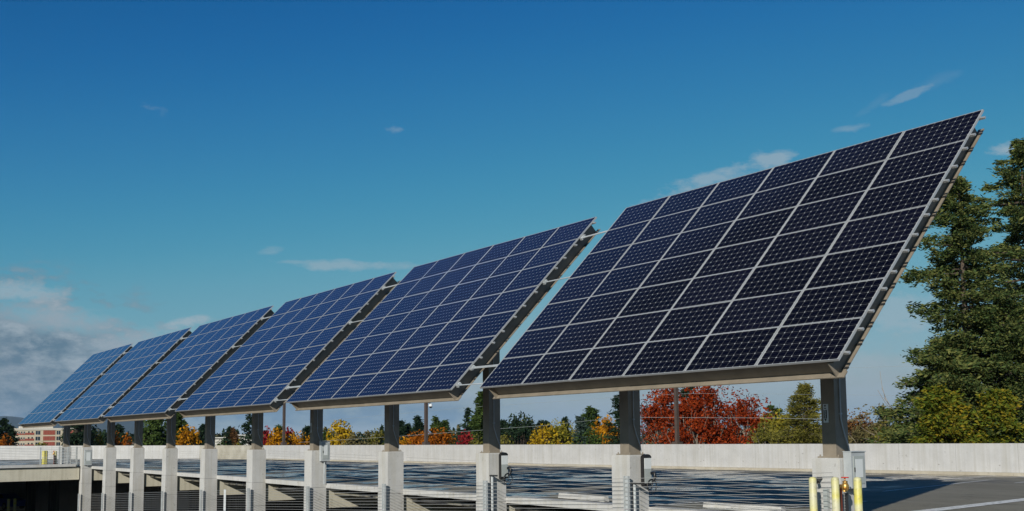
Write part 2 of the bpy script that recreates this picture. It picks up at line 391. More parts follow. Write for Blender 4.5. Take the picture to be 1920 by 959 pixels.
# parapet wall with UV along it
pw = empty('parapet_wall', (-9.6, 24.7, GZ), 'long pale concrete parapet wall closing the far side of the parking deck', 'wall')
def wallmesh(name, pts, tops, z0, th, material, parent, off=0.):
    V = []; F = []; UV = []; d = 0; me = MB()
    for i in range(len(pts)-1):
        a = np.array(pts[i]); c = np.array(pts[i+1]); t = (c-a); L = np.linalg.norm(t); t /= L; nr = np.array([t[1], -t[0]])  # outward
        nr = nr if nr @ (a-np.array([-20, 0])) > 0 else -nr
        q = [a-nr*off, c-nr*off, c+nr*th, a+nr*th]
        P = [(x, y, z0) for x, y in q]+[(q[0][0], q[0][1], tops[i]), (q[1][0], q[1][1], tops[i+1]), (q[2][0], q[2][1], tops[i+1]), (q[3][0], q[3][1], tops[i])]
        me.hexa(P)
        hs = [(0, 3, 2, 1), (4, 5, 6, 7), (0, 1, 5, 4), (1, 2, 6, 5), (2, 3, 7, 6), (3, 0, 4, 7)]
        us = [d, d+L, d+L, d]*2
        for f in hs:
            for v in f: UV.append((us[v], P[v][2]-DZ))
        d += L
    o = me.build(name, material, parent)
    uv = o.data.uv_layers.new(name='UVMap'); uv.data.foreach_set('uv', np.array(UV).ravel()); return o
wallmesh('wall', WALL[:3], WTOP[:3], GZ, .25, M['parapet'], pw)
wallmesh('wall', WALL[3:], WTOP[3:], GZ, .25, M['parapet'], pw)
o = wallmesh('wall', WALL[2:4], WTOP[2:4], GZ, .25, M['conc_dappled'], pw); o['label'] = 'corner panel with dappled shade painted into its concrete'
m = concrete('kerb concrete', (.34, .30, .23), (.45, .42, .345)); M['kerb'] = m
wallmesh('kerb', WALL[:3], [DZ+.12, DZ+.12, DZ-.19+.10], DZ-.4, .0, m, pw, .22)

# ------------------------------------------------------------------ columns (parts of the garage)
def colx(i): return -2.125-5.638*i
for i in range(12):
    cx = colx(i); b = MB(); b.cbox(cx-.31, cx+.31, 2.42, 3.0, DZ-.12, -1.61, .025)
    zj = -3.92
    if i < 11: b.box(cx-.318, cx+.318, 2.412, 3.005, zj+.02, DZ-.128); b.box(cx-.318, cx+.318, 2.412, 3.005, -11.0, zj); b.box(cx-.30, cx+.30, 2.43, 2.99, zj-.01, zj+.03)
    b.build('column', M['conc'], gar)

# ------------------------------------------------------------------ solar arrays
TILT, PCH, HH, WW = 0.7992, 11.2766, 6.9665, 9.98
DX = [-.033, .039, .042, -.051, -.013, .016]; DT = [-.16, -.43, -.38, -.26, .52, .71]
def ring(b, w, h, t, d0, d1):
    b.box(0, w, 0, t, d0, d1); b.box(0, w, h-t, h, d0, d1); b.box(0, t, t+.0005, h-t-.0005, d0, d1); b.box(w-t, w, t+.0005, h-t-.0005, d0, d1)
MWd, MHt = 1.648, .985
b = MB(); ring(b, MWd, MHt, .0105, -.042, 0.); frame_me = b.build('solar_module', M['alu'])
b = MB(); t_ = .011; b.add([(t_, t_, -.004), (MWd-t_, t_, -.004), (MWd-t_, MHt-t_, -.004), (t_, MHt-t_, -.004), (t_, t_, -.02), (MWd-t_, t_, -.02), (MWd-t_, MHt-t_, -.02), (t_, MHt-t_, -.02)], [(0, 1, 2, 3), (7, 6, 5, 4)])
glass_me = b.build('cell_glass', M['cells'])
cw = .1597; mu = (MWd-10*cw)/2; mv = (MHt-6*cw)/2
uv = glass_me.data.uv_layers.new(name='UVMap')
for lp in glass_me.data.loops:
    c = glass_me.data.vertices[lp.vertex_index].co; uv.data[lp.index].uv = ((c.x-mu)/cw, (c.y-mv)/cw)
ga, gb = frame_me.data, glass_me.data
bpy.data.objects.remove(frame_me); bpy.data.objects.remove(glass_me)
ORD = ['nearest and rightmost', 'second', 'third', 'fourth', 'fifth', 'farthest and leftmost']
LAB = ['nearest and largest tilted solar array, ending beside the fir trees', 'second solar array from the right, above the orange maple and white camera dome',
       'third solar array from the right, in the middle of the row', 'fourth solar array from the right, above the broad dark green trees',
       'fifth solar array from the right, just beside the last one', 'farthest solar array, last of the row above the brick building']
arrays = []
random.seed(5)
for k in range(6):
    t = TILT+R(DT[k]); x0 = -k*PCH+DX[k]
    c0 = np.array([x0, HH/2*(math.cos(TILT)-math.cos(t)), HH/2*(math.sin(TILT)-math.sin(t))])
    U = np.array([0, math.cos(t), math.sin(t)]); B = np.array([0, math.sin(t), -math.cos(t)])
    f = lambda x, v, d, c0=c0, U=U, B=B: c0+np.array([x, 0, 0])+U*v+B*d
    base = (colx(2*k), 2.75, -1.61)
    A = empty('solar_array', base, LAB[k], 'solar array', 'solar arrays in a row on the garage columns'); arrays.append((A, f))
    for r_ in range(7):
        for c in range(6):
            P = f(-WW+c*WW/6+.0077, r_*HH/7+.005, 0)-np.array(base)
            o = bpy.data.objects.new('solar_module', ga); COL.objects.link(o); o.parent = A; o.location = P; o.rotation_euler = (t+R(random.gauss(0, .12)), R(random.gauss(0, .10)), 0)
            q = bpy.data.objects.new('cell_glass', gb); COL.objects.link(q); q.parent = o
    # mounting rails, two per module row
    for r_ in range(7):
        for q in (.22, .78):
            v = (r_+q)*HH/7; b = MB(); b.fbox(f, -WW-.04, .03, v-.018, v+.018, .044, .088)
            b.fbox(f, .031, .075, v-.026, v+.022, .05, .085)
            b.build('mounting_rail', M['rail'], A)
    # perimeter channels: web with an outward rear flange
    D1 = .415; ox = .255; fl = .10
    def sidebeam(sgn, xe):
        b = MB(); xw = xe-sgn*ox; xa, xb = sorted((xw, xw-sgn*.02)); b.fbox(f, xa, xb, .03, HH-.12, .09, D1-.021)
        xa, xb = sorted((xw-sgn*.02, xw+sgn*fl)); b.fbox(f, xa, xb, .02, HH-.02, D1-.02, D1)
        xa, xb = sorted((xw+sgn*.001, xw+sgn*fl)); b.fbox(f, xa, xb, .03, HH-.12, .0895, .104)
        for r_ in range(7):
            for q in (.22, .78):
                v = (r_+q)*HH/7; xa, xb = sorted((xw+sgn*.03, xw+sgn*(fl+.035))); b.cur = 1; b.fbox(f, xa, xb, v-.016, v+.016, D1-.045, D1-.022); b.cur = 0
        b.build('side_beam', [M['taupe'], M['dark']], A)
    sidebeam(1, 0.); sidebeam(-1, -WW)
    b = MB(); b.fbox(f, -WW+.273, -.273, .14, .16, .09, D1-.021); b.fbox(f, -WW+.381, -.381, .02, .16, D1-.02, D1); b.fbox(f, -WW+.125, -WW+.375, .02, .16, D1-.018, D1+.003) 
    b.fbox(f, -.375, -.125, .02, .16, D1-.018, D1+.003); b.build('bottom_beam', M['taupe'], A)
    b = MB(); b.fbox(f, -WW+.273, -.273, HH-.16, HH-.14, .09, D1-.021); b.fbox(f, -WW+.381, -.381, HH-.16, HH-.02, D1-.02, D1); b.build('top_beam', M['taupe'], A)
    for v in (HH*.3, HH*.62):
        b = MB(); b.fbox(f, -WW+.275, -.275, v-.08, v+.08, .09, .37); b.build('cross_beam', M['taupe'], A)
    for j in (0, 1):
        i = 2*k+j; cx = colx(i)
        b = MB(); b.box(cx-.15, cx+.15, 2.55, 2.93, -1.61, 2.05); b.box(cx-.235, cx+.235, 2.5, 2.97, -1.609, -1.585)
        for bx_ in (-.2, .2):
            for by_ in (2.535, 2.935): b.tube([(cx+bx_, by_, -1.586), (cx+bx_, by_, -1.55)], .014, 6)
        po = b.build('post', M['taupe'], A)
        b = MB(); b.tube([(cx+.168, 2.70, 1.9), (cx+.168, 2.70, -.9), (cx+.175, 2.78, -1.15), (cx+.185, 2.88, -1.4), (cx+.2, 2.9, -1.6)], .014, 6)
        for z in (-.8, .2): b.box(cx+.151, cx+.185, 2.67, 2.73, z, z+.03)
        b.build('conduit', M['galv'], po, smooth=False)
    # array signs
    if k in (0, 2):
        i = 0 if k == 0 else 4; cx = colx(i)-.04; z0, z1 = (-.95, -.60)
        b = MB(); b.box(cx-.06, cx+.05, 2.538, 2.548, z0, z1); sg = b.build('sign_plate', M['white'], A if k == 0 else A)
        b = MB(); b.box(cx-.048, cx+.022, 2.534, 2.5375, z0+.08, z1-.11); b.add([(cx-.04, 2.534, z1-.02), (cx+.015, 2.534, z1-.02), (cx-.012, 2.534, z1-.06)], [(0, 1, 2)])
        b.box(cx-.035, cx+.01, 2.534, 2.5375, z1-.09, z1-.075); b.add([(cx-.04, 2.534, z0+.07), (cx+.015, 2.534, z0+.07), (cx-.012, 2.534, z0+.02)], [(0, 2, 1)])
        b.build('sign_text', M['dark'], sg)
        b = MB()
        for q in range(9): b.box(cx-.03+.004*(q % 2), cx+.006-.004*(q % 3), 2.531, 2.5335, z0+.095+.017*q, z0+.104+.017*q)
        b.build('sign_letters', M['white'], sg)
# tie rods between neighbouring arrays
for k in range(5):
    fr_, fl_ = arrays[k+1][1], arrays[k][1]
    tr = empty('tie_rods', tuple(fr_(0, .2, .06)), ['steel tie rods joining the nearest array to the second', 'steel tie rods joining the second array to the third', 'steel tie rods joining the third array to the fourth', 'steel tie rods joining the fourth array to the fifth', 'steel tie rods joining the fifth array to the farthest'][k], 'tie rods', 'tie rods bridging the gaps between arrays')
    for v, dbl in ((.22, 0), (.83, 1), (4.18, 0), (6.08, 1)):
        b = MB(); b.tube([fr_(-.05, v, .075), fl_(-WW+.1, v, .075)], .016, 6)
        if dbl: b.tube([fr_(-.05, v+.07, .10), fl_(-WW+.1, v+.07, .10)], .016, 6)
        b.fbox(fr_, -.04, .05, v-.04, v+.09, .05, .12)
        b.build('tie_rod', M['galv'], tr)

# ------------------------------------------------------------------ cable railings of the ramp (in front of the columns)
def rtop(x): return -2.13+RS*(x+7.19)
PLACE = ['first', 'second', 'third', 'fourth', 'fifth', 'sixth', 'seventh', 'eighth', 'ninth', 'tenth', 'eleventh', 'twelfth']
for i in range(10):
    xa, xb = colx(i+1)+.40, colx(i)+.40
    if i == 0: xb = colx(0)+.30
    ra = empty('cable_railing', (xa, 2.3, rtop(xa)-1.07), 'sloping ramp cable railing in front of the %s bay between columns counted from the right' % PLACE[i], 'railing', 'cable railings along the ramp')
    x = xa-.03
    b = MB(); b.box(x-.075, x+.075, 2.27, 2.285, rtop(x)-1.1, rtop(x)+.06); b.box(x-.075, x-.062, 2.22, 2.2695, rtop(x)-1.1, rtop(x)+.06); b.box(x+.062, x+.075, 2.22, 2.2695, rtop(x)-1.1, rtop(x)+.06)
    b.build('end_plate', M['galv'], ra)
    for q in range(11):
        b = MB(); b.tube([(xa-.03, 2.245, rtop(xa)-.097*q), (xb-.04, 2.245, rtop(xb)-.097*q)], .0055, 5); b.build('cable', M['cable'], ra)
def etop(x):
    return float(np.interp(x, [-60, -44, -30.5, -9.4, -2], [-1.82, -1.80, -1.66, -1.93, -2.02]))
for i in range(10):
    xa, xb = colx(i+1)+.31, colx(i)-.31
    ra = empty('deck_railing', (xa, 3.1, DZ), 'thin level cable railing at the deck edge in the %s bay from the right' % PLACE[i], 'railing', 'cable railings along the deck edge')
    b = MB()
    for q in range(9):
        b.tube([(xa-.02, 3.12, etop(xa)-.098*q), (xb+.02, 3.12, etop(xb)-.098*q)], .004, 4)
    b.build('cables', M['cable'], ra)

# cross deck railing, end-on railing
cr = empty('cable_railing', (-58.7, 0, DZ+.17), 'cable railing with a slim post on top of the cross deck fascia', 'railing')
b = MB()
for q in range(10): b.tube([(-58.72, -26, -1.63-.1*q), (-58.72, 2.4, -1.63-.1*q)], .009, 4)
b.build('cables', M['cable'], cr)
for y in (-7.5, -3.7, .05):
    b = MB(); b.box(-58.76, -58.70, y-.03, y+.03, DZ+.17, -1.58); b.build('post', M['galv'], cr)
gr = empty('grille_railing', (-61, 2.25, DZ), 'short steel railing seen end-on beside the eleventh column', 'railing')
b = MB()
for q in range(11): b.box(-63.6, -58.9, 2.2, 2.23, -1.66-.1*q, -1.63-.1*q)
b.build('bars', M['galv'], gr)
for x in (-63.7, -61.2, -58.85): 
    b = MB(); b.box(x-.04, x+.04, 2.17, 2.26, DZ, -1.58); b.build('post', M['galv'], gr)

# ------------------------------------------------------------------ bollards, hose valve, cabinets
def bollard(x, y, z0, z1, label, r=.076, grp=None):
    b = MB(); h = z1-z0; b.lathe((x, y, z0), [(r, 0), (r, h-.05), (r*.93, h-.025), (r*.7, h-.007), (r*.3, h)], 20)
    o = b.build('bollard', M['yellow'], smooth=False, ofs=(x, y, z0)); 
    o.data.polygons.foreach_set('use_smooth', [True]*len(o.data.polygons)); 
    tag(o, label, 'bollard', grp); return o
zb = rz(-2)
bx = [(1523.5, 1.75), (1565.5, 1.75), (1607.5, 1.75)]
for (px, y), lb in zip(bx, ['leftmost of the three faded yellow bollards in front of the nearest column', 'middle yellow bollard beside the brass hose valve', 'rightmost yellow bollard standing before the grey cabinet']):
    d = ray(px, 896); t = (y-CAM[1])/d[1]; P = CAM+d*t
    bollard(P[0], y, zb, P[2]+.01, lb, .069, 'yellow bollards at the nearest column')
# hose valve standpipe
def valve(x, y, z0, zt, label, s=1.0):
    v = empty('hose_valve', (x, y, z0), label, 'hose valve')
    b = MB(); b.tube([(x, y, z0), (x, y, zt-.16)], .034, 12); b.build('pipe', M['rust'], v, smooth=True)
    b = MB(); b.tube([(x-.02, y, zt-.14), (x+.10, y-.02, zt-.13)], .042, 12); b.tube([(x+.12, y-.02, zt-.22), (x+.12, y-.02, zt-.17), (x+.12, y-.02, zt-.11), (x+.12, y-.02, zt-.05)], [.03, .062, .066, .034], 14)
    b.tube([(x+.12, y-.02, zt-.06), (x+.12, y-.02, zt-.03)], .045, 12); b.tube([(x+.12, y-.02, zt-.03), (x+.12, y-.02, zt+.03)], .012, 8); b.tube([(x+.12, y-.02, zt-.17), (x+.17, y-.12, zt-.19)], .036, 12)
    b.build('valve_body', M['brass'], v, smooth=True)
    b = MB(); n = 14
    for q in range(n):
        a0, a1 = 2*math.pi*q/n, 2*math.pi*(q+1)/n
        b.tube([(x+.12+.062*math.cos(a0), y-.02+.062*math.sin(a0), zt+.03), (x+.12+.062*math.cos(a1), y-.02+.062*math.sin(a1), zt+.03)], .009, 6)
    for q in range(4): a0 = math.pi/2*q; b.tube([(x+.12, y-.02, zt+.03), (x+.12+.06*math.cos(a0), y-.02+.06*math.sin(a0), zt+.03)], .007, 6)
    b.build('hand_wheel', M['red'], v)
    b = MB(); b.tube([(x-.12, y-.03, zt+.0), (x-.02, y-.03, zt+.0)], [.026, .026], 12); b.build('red_handle', M['red'], v, smooth=True)
    b = MB()
    for q in range(10):
        zz = zt-.22-.05*q; b.lathe((x+.115, y-.05, zz-.012), [(.003, 0), (.014, .006), (.014, .018), (.003, .026)], 8)
    b.tube([(x+.115, y-.05, zt-.2), (x+.115, y-.05, zt-.75)], .004, 5)
    b.build('chain', M['chain'], v)
    b = MB(); b.box(x+.05, x+.09, y+.02, y+.1, z0, zt-.25); b.build('bracket_post', M['dark'], v); return v
d = ray(1577, 910); t = (2.05-CAM[1])/d[1]; P = CAM+d*t
valve(P[0]-.02, 2.05, zb, P[2]+.11, 'brass hose valve with red hand wheel and chain between the near yellow bollards')
b = MB(); cx = colx(0); b.box(cx-.02, cx+.07, 2.33, 2.405, zb, -2.17); tag(b.build('cable_trough', M['greyp'], ofs=(cx, 2.37, zb)), 'dark grey steel channel standing against the nearest column', 'channel')
b = MB(); b.tube([(cx-.10, 2.40, -1.99), (cx-.08, 2.25, -2.0)], .028, 10); b.tube([(cx-.085, 2.27, -2.0), (cx-.02, 2.2, -2.06)], .03, 10)
tag(b.build('pipe_outlet', M['dark'], smooth=True, ofs=(cx-.1, 2.4, -2.)), 'short dark pipe stub poking out of the nearest column', 'pipe')
def cabinet(x0, x1, y0, y1, z0, z1, label, group='grey electrical cabinets on the columns'):
    e = empty('electrical_cabinet', ((x0+x1)/2, (y0+y1)/2, z0), label, 'cabinet', group)
    b = MB(); b.box(x0, x1, y0, y1, z0, z1); b.box(x0-.005, x1+.02, y0-.008, y1+.01, z1+.0005, z1+.016); b.build('body', M['galv'], e)
    b = MB(); b.box(x1+.0005, x1+.014, y0+.05, y1-.05, z0+.08, z1-.07); dr = b.build('door', M['greyp'], e)
    b = MB(); b.box(x1+.0145, x1+.018, y0+.10, y1-.10, z0+.3*(z1-z0), z1-.13); b.build('label_panel', M['white'], dr)
    b = MB(); b.box(x1+.0145, x1+.03, y0+.06, y0+.075, z0+.3, z0+.38); b.build('handle', M['dark'], dr)
    b = MB(); b.tube([((x0+x1)/2, (y0+y1)/2, DZ), ((x0+x1)/2, (y0+y1)/2, z0-.001)], .03, 8); b.build('conduit', M['galv'], e); return e
cabinet(cx+.33, cx+.50, 2.50, 2.92, -2.16, -1.50, 'tall grey electrical cabinet on the nearest column, behind the rightmost bollard')
c4 = colx(4); cabinet(c4+.34, c4+.50, 2.7, 3.05, -2.0, -1.28, 'small grey electrical box rising above the fifth column top')
c10 = colx(10); cabinet(c10+.33, c10+.48, 2.5, 2.95, -2.75, -1.80, 'pale grey electrical box hanging on the eleventh column')

# chargers on columns 2 and 3
def charger(i, label):
    cx = colx(i)+.33; e = empty('charging_station', (cx, 2.85, -2.3), label, 'charging station', 'charging stations on the columns')
    y0, y1 = 2.74, 2.98; zt = -1.68
    b = MB(); b.box(cx, cx+.10, y0, y1, -2.32, zt)
    pts = [(y0+(y1-y0)*(.5-.5*math.cos(math.pi*q/12)), zt+.085*math.sin(math.pi*q/12)) for q in range(13)]
    V = [(cx, y, z) for y, z in pts]+[(cx+.115, y, z) for y, z in pts]; nq = 13
    b.add(V, [tuple(range(nq)), tuple(range(nq, 2*nq))[::-1]]+[(q, nq+q, nq+q+1, q+1) for q in range(nq-1)]+[(0, nq-1, 2*nq-1, nq)])
    b.build('body', M['black'], e)
    b = MB(); b.box(cx+.1005, cx+.118, y0+.02, y1-.015, -1.93, zt-.004); b.build('screen_panel', M['white'], e)
    b = MB(); b.box(cx+.1005, cx+.117, y0+.02, y1-.015, -2.26, -1.932); b.build('front_panel', M['greyp'], e)
    b = MB(); b.tube([(cx+.12, y1-.05, -2.03), (cx+.17, y1+.02, -2.03), (cx+.18, y1+.04, -2.12), (cx+.14, y1, -2.24)], [.03, .045, .04, .02], 10); b.build('plug', M['black'], e, smooth=True)
    b = MB(); pts = [(cx+.13, y1-.02+.13*math.sin(2*math.pi*q/20)*1.1, -2.33+.16*math.cos(2*math.pi*q/20)) for q in range(21)]
    b.tube(pts, .012, 6, False); pts = [(cx+.10, y1-.06+.09*math.sin(2*math.pi*q/20), -2.29+.11*math.cos(2*math.pi*q/20)) for q in range(21)]; b.tube(pts, .012, 6, False)
    b.build('cord', M['black'], e, smooth=True)
charger(1, 'black capped charging station on the second column from the right')
charger(2, 'black capped charging station on the third column from the right')
for i in (1, 2):
    cx = colx(i)+.39; z = rtop(cx)-.13; b = MB(); b.box(cx-.02, cx+.02, 2.42, 2.46, DZ-1.2, z+.3 if i == 2 else z); 
    zt = z+.3 if i == 2 else z
    b.box(cx-.03, cx+.25, 2.40, 2.48, zt+.0005, zt+.04); b.cur = 1; b.box(cx+.021, cx+.06, 2.42, 2.46, DZ-1.2, zt-.001)
    o = b.build('bracket_post', [M['dark'], M['white']], ofs=(cx, 2.45, DZ)); tag(o, 'dark bracketed steel post under the charger on the %s column from the right' % PLACE[i], 'post', 'bracket posts under the chargers')

# white slatted marker on the railing
P = CAM+ray(421.5, 938)*((2.15-CAM[1])/ray(421.5, 938)[1]); e = empty('marker_board', (P[0], 2.15, P[2]-.45), 'small white slatted marker board hung on the ramp railing', 'marker board')
for q in range(5):
    b = MB(); b.box(P[0]-.11, P[0]+.11, 2.14, 2.16, P[2]-.45+.18*q, P[2]-.45+.18*q+.172); b.build('slat', M['white'], e)
# wheel stops
for (x, y, ang, lb) in ((-10.55, 3.62, -6, 'pale concrete wheel stop lying beside the third column on the deck'), (-5.3, 3.75, 3, 'pale concrete wheel stop lying between the two nearest columns')):
    b = MB(); L = 1.05; pr = [(-.09, 0), (.09, 0), (.06, .13), (-.06, .13)]
    ca, sa_ = math.cos(R(ang)), math.sin(R(ang))
    V = []
    for s_ in (-L, L):
        for (q, z) in pr: V.append((x+ca*s_-sa_*q, y+sa_*s_+ca*q, DZ+.014+z))
    b.add(V, [(0, 1, 2, 3), (7, 6, 5, 4), (0, 4, 5, 1), (1, 5, 6, 2), (2, 6, 7, 3), (3, 7, 4, 0)])
    tag(b.build('wheel_stop', M['conc'], ofs=(x, y, DZ)), lb, 'wheel stop', 'concrete wheel stops on the deck')
# far end of the row: bollards and second hose valve on the cross deck
bollard(-59.6, .42, DZ, -1.80, 'far yellow bollard on the cross deck, left of the far hose valve', .11)
bollard(-60.0, .62, DZ, -1.80, 'far yellow bollard just behind its twin on the cross deck', .11)
valve(-59.5, 1.0, DZ, -1.85, 'small far hose valve in yellow and brass on the cross deck')
bollard(-60.3, 1.25, DZ, -1.85, 'far yellow bollard to the right of the far hose valve', .10)
for y, lb in ((.55, 'dim yellow bollard in the dark below the cross deck, left one'), (.95, 'dim yellow bollard in the dark below the cross deck, right one')):
    bollard(-67.5, y-.7, rz(-67.5), rz(-67.5)+1.0, lb, .1)

# car below the cross deck
def car(x, y, z, rot, col, label):
    e = empty('parked_car', (x, y, z), label, 'car'); ca, sa_ = math.cos(rot), math.sin(rot)
    f = lambda a, b_, c: np.array([x+ca*a-sa_*b_, y+sa_*a+ca*b_, z+c])
    def prof(pts, w0, w1, name, mt, par):
        b = MB(); n = len(pts); zs = [p[1] for p in pts]; zm, zx = min(zs), max(zs)
        wd = [w0+(w1-w0)*(p[1]-zm)/(zx-zm) for p in pts]
        b.add([f(p[0], -w_, p[1]) for p, w_ in zip(pts, wd)]+[f(p[0], w_, p[1]) for p, w_ in zip(pts, wd)], [tuple(range(n)), tuple(range(n, 2*n))[::-1]]+[(q, (q+1) % n, n+(q+1) % n, n+q) for q in range(n)])
        return b.build(name, mt, par)
    prof([(-2.2, .3), (-2.25, .7), (-2.1, .95), (-1.2, 1.0), (-.6, 1.38), (.4, 1.42), (1.1, 1.0), (2.0, .85), (2.2, .6), (2.15, .3)], .88, .62, 'body', col, e)
    prof([(-1.15, 1.03), (-.62, 1.33), (.38, 1.37), (.98, 1.03)], .80, .66, 'window', M['black'], e)
    for a in (-1.35, 1.35):
        for s_ in (-1, 1):
            b = MB(); b.tube([f(a, s_*.66, .32), f(a, s_*.88, .32)], .32, 18); w = b.build('wheel', M['black'], e)
            b = MB(); b.tube([f(a, s_*.87, .32), f(a, s_*.90, .32)], .2, 12); b.build('rim', M['galv'], w)
P = at(13, 906, 92.); car(P[0], P[1], rz(P[0]), .3, mat('blue car paint', (.03, .10, .45), .3), 'blue car parked in the dark below the cross deck')

# ------------------------------------------------------------------ light poles on the parapet
def on_wall(px):
    d = ray(px, 834)
    for (a, c) in zip(WALL[:-1], WALL[1:]):
        a = np.array(a); c = np.array(c); A_ = np.array([[d[0], -(c-a)[0]], [d[1], -(c-a)[1]]]); s_ = np.linalg.solve(A_, a-CAM[:2])
        if s_[0] > 0 and 0 <= s_[1] <= 1: return CAM[:2]+d[:2]*s_[0]
for px, w_, lb in ((1270, .085, 'brown square light pole in front of the red maples'), (799, .10, 'brown square light pole with a white camera dome, at the orange maple'), (532, .10, 'brown square light pole before the yellow hedge trees')):
    P = on_wall(px); nrm = P-CAM[:2]; P = P+nrm/np.linalg.norm(nrm)*(.62/abs(nrm[1]/np.linalg.norm(nrm)))
    e = empty('light_pole', (P[0], P[1], -1.8), lb, 'light pole', 'brown light poles behind the parapet')
    b = MB(); b.box(P[0]-w_, P[0]+w_, P[1]-w_, P[1]+w_, -3., 4.2); b.build('pole', M['pole'], e)
    b = MB(); b.box(P[0]-.2, P[0]+.2, P[1]-.2, P[1]+.2, -3.2, -1.52); b.build('base', M['pole'], e)
    b = MB(); b.box(P[0]-.35, P[0]+.35, P[1]-.18, P[1]+.18, 4.201, 4.32); b.build('lamp_head', M['pole'], e)
P = on_wall(799); e = empty('camera_dome', (P[0]+.5, P[1], 1.2), 'small white security camera dome hanging beside the light pole', 'camera')
Q = CAM+ray(807.5, 762)*(np.linalg.norm(P-CAM[:2])+.4)/np.linalg.norm(ray(807.5, 762)[:2])
b = MB(); b.lathe((Q[0], Q[1], Q[2]-.02), [(.02, .2), (.11, .19), (.14, .12), (.14, .0)], 16); b.build('housing', M['white'], e, smooth=True)
b = MB(); b.lathe((Q[0], Q[1], Q[2]-.14), [(.01, 0), (.07, .02), (.11, .07), (.12, .119)], 16); b.build('lens', M['black'], e, smooth=True)
b = MB(); b.tube([(P[0]*.9+Q[0]*.1, P[1]+.2, Q[2]+.22), (Q[0], Q[1], Q[2]+.22), (Q[0], Q[1], Q[2]+.17)], .025, 6); b.build('arm', M['pole'], e)

# ------------------------------------------------------------------ overhead wires and street lamp
def wire(name, pts, r, label):
    P = [at(px, py, dp) for px, py, dp in pts]; b = MB(); b.tube(P, r, 4); tag(b.build(name, M['greyp'], ofs=P[0]), label, 'wire')
wire('power_line', [(560, 830, 110), (755, 818, 100), (900, 807, 95), (1024, 798, 90), (1105, 789, 85), (1200, 783, 80), (1440, 784, 74), (1700, 790, 70), (1990, 800, 66)], .011, 'pale overhead wire crossing low in front of the autumn trees')
wire('power_line', [(600, 790, 100), (880, 764, 92), (1080, 751, 86), (1167, 744, 84), (1300, 738, 80), (1440, 739, 78), (1600, 741, 74), (1990, 745, 70)], .007, 'faint higher overhead wire passing behind the nearest columns')
wire('power_line', [(1150, 712, 80), (1590, 690, 74), (1700, 687, 72), (1990, 690, 70)], .007, 'faint topmost overhead wire just below the nearest array')
Ps = [at(1203, 850, 85), at(1203, 756, 85), at(1206, 753, 85), at(1212, 754, 85), at(1213, 760, 85)]
e = empty('street_lamp', (Ps[0][0], Ps[0][1], GZ), 'thin dark street lamp arm just right of the second column post', 'street lamp')
b = MB(); b.tube([(Ps[0][0], Ps[0][1], GZ)]+Ps[1:], .04, 6); b.build('pole', M['dark'], e)
b = MB(); q = Ps[4]; b.lathe((q[0], q[1], q[2]-.25), [(.12, 0), (.1, .15), (.04, .25)], 10); b.build('lamp_head', M['dark'], e)

# ------------------------------------------------------------------ buildings
def brickmat(name, c1, c2, mortar):
    m = mat(name, c1, .85); g = G(m); tcn = g.n('ShaderNodeNewGeometry'); br = g.n('ShaderNodeTexBrick'); br.inputs['Color1'].default_value = (*c1, 1); br.inputs['Color2'].default_value = (*c2, 1)
    br.inputs['Mortar'].default_value = (*mortar, 1); br.inputs['Scale'].default_value = 2.; mpn = g.n('ShaderNodeMapping'); mpn.inputs['Rotation'].default_value = (R(90), 0, 0)
    g.l(tcn.outputs['Position'], mpn.inputs[0]); g.l(mpn.outputs[0], br.inputs['Vector']); g.l(br.outputs[0], g.b.inputs['Base Color']); return m
M['brick'] = brickmat('red brick', (.26, .038, .02), (.34, .06, .03), (.28, .15, .1))
M['cream'] = concrete('cream precast', (.50, .42, .30), (.60, .52, .38), False)
M['cream2'] = concrete('pale stone bands', (.55, .50, .42), (.64, .60, .52), False)
M['glassd'] = mat('window glass', (.015, .03, .04), .08, spec=.8)
# facade frame of the brick building: faces the camera
def frame_at(px, depth, turn):
    P = at(px, 820, depth); d = P[:2]-CAM[:2]; a = math.atan2(d[1], d[0])-math.pi/2+turn
    ex = np.array([math.cos(a), math.sin(a), 0]); ey = np.array([-math.sin(a), math.cos(a), 0]); o_ = np.array([P[0], P[1], GZ])
    return lambda x, y, z: o_+ex*x+ey*y+np.array([0, 0, z])
D = 520.; sc = D/FPX
F = frame_at(22, D, R(4)); X = lambda px: (px-22)*sc*1.19
ztop = at(60, 804, D)[2]-GZ
e = empty('brick_building', tuple(F(12, 5, 0)), 'distant cream and red brick building with rows of windows', 'building')
fl_h = 3.0
b = MB(); b.fbox(F, 0, X(113), 0, 16, 0, ztop); b.build('wall', M['cream'], e)
b = MB(); b.fbox(F, 4, 20, 4, 12, ztop, ztop+1.3); b.build('roof', M['cream2'], e)
b = MB(); b.fbox(F, -.2, X(113)+.2, -.25, 0.-.01, ztop-.7, ztop+.25); b.build('cornice', M['cream2'], e)
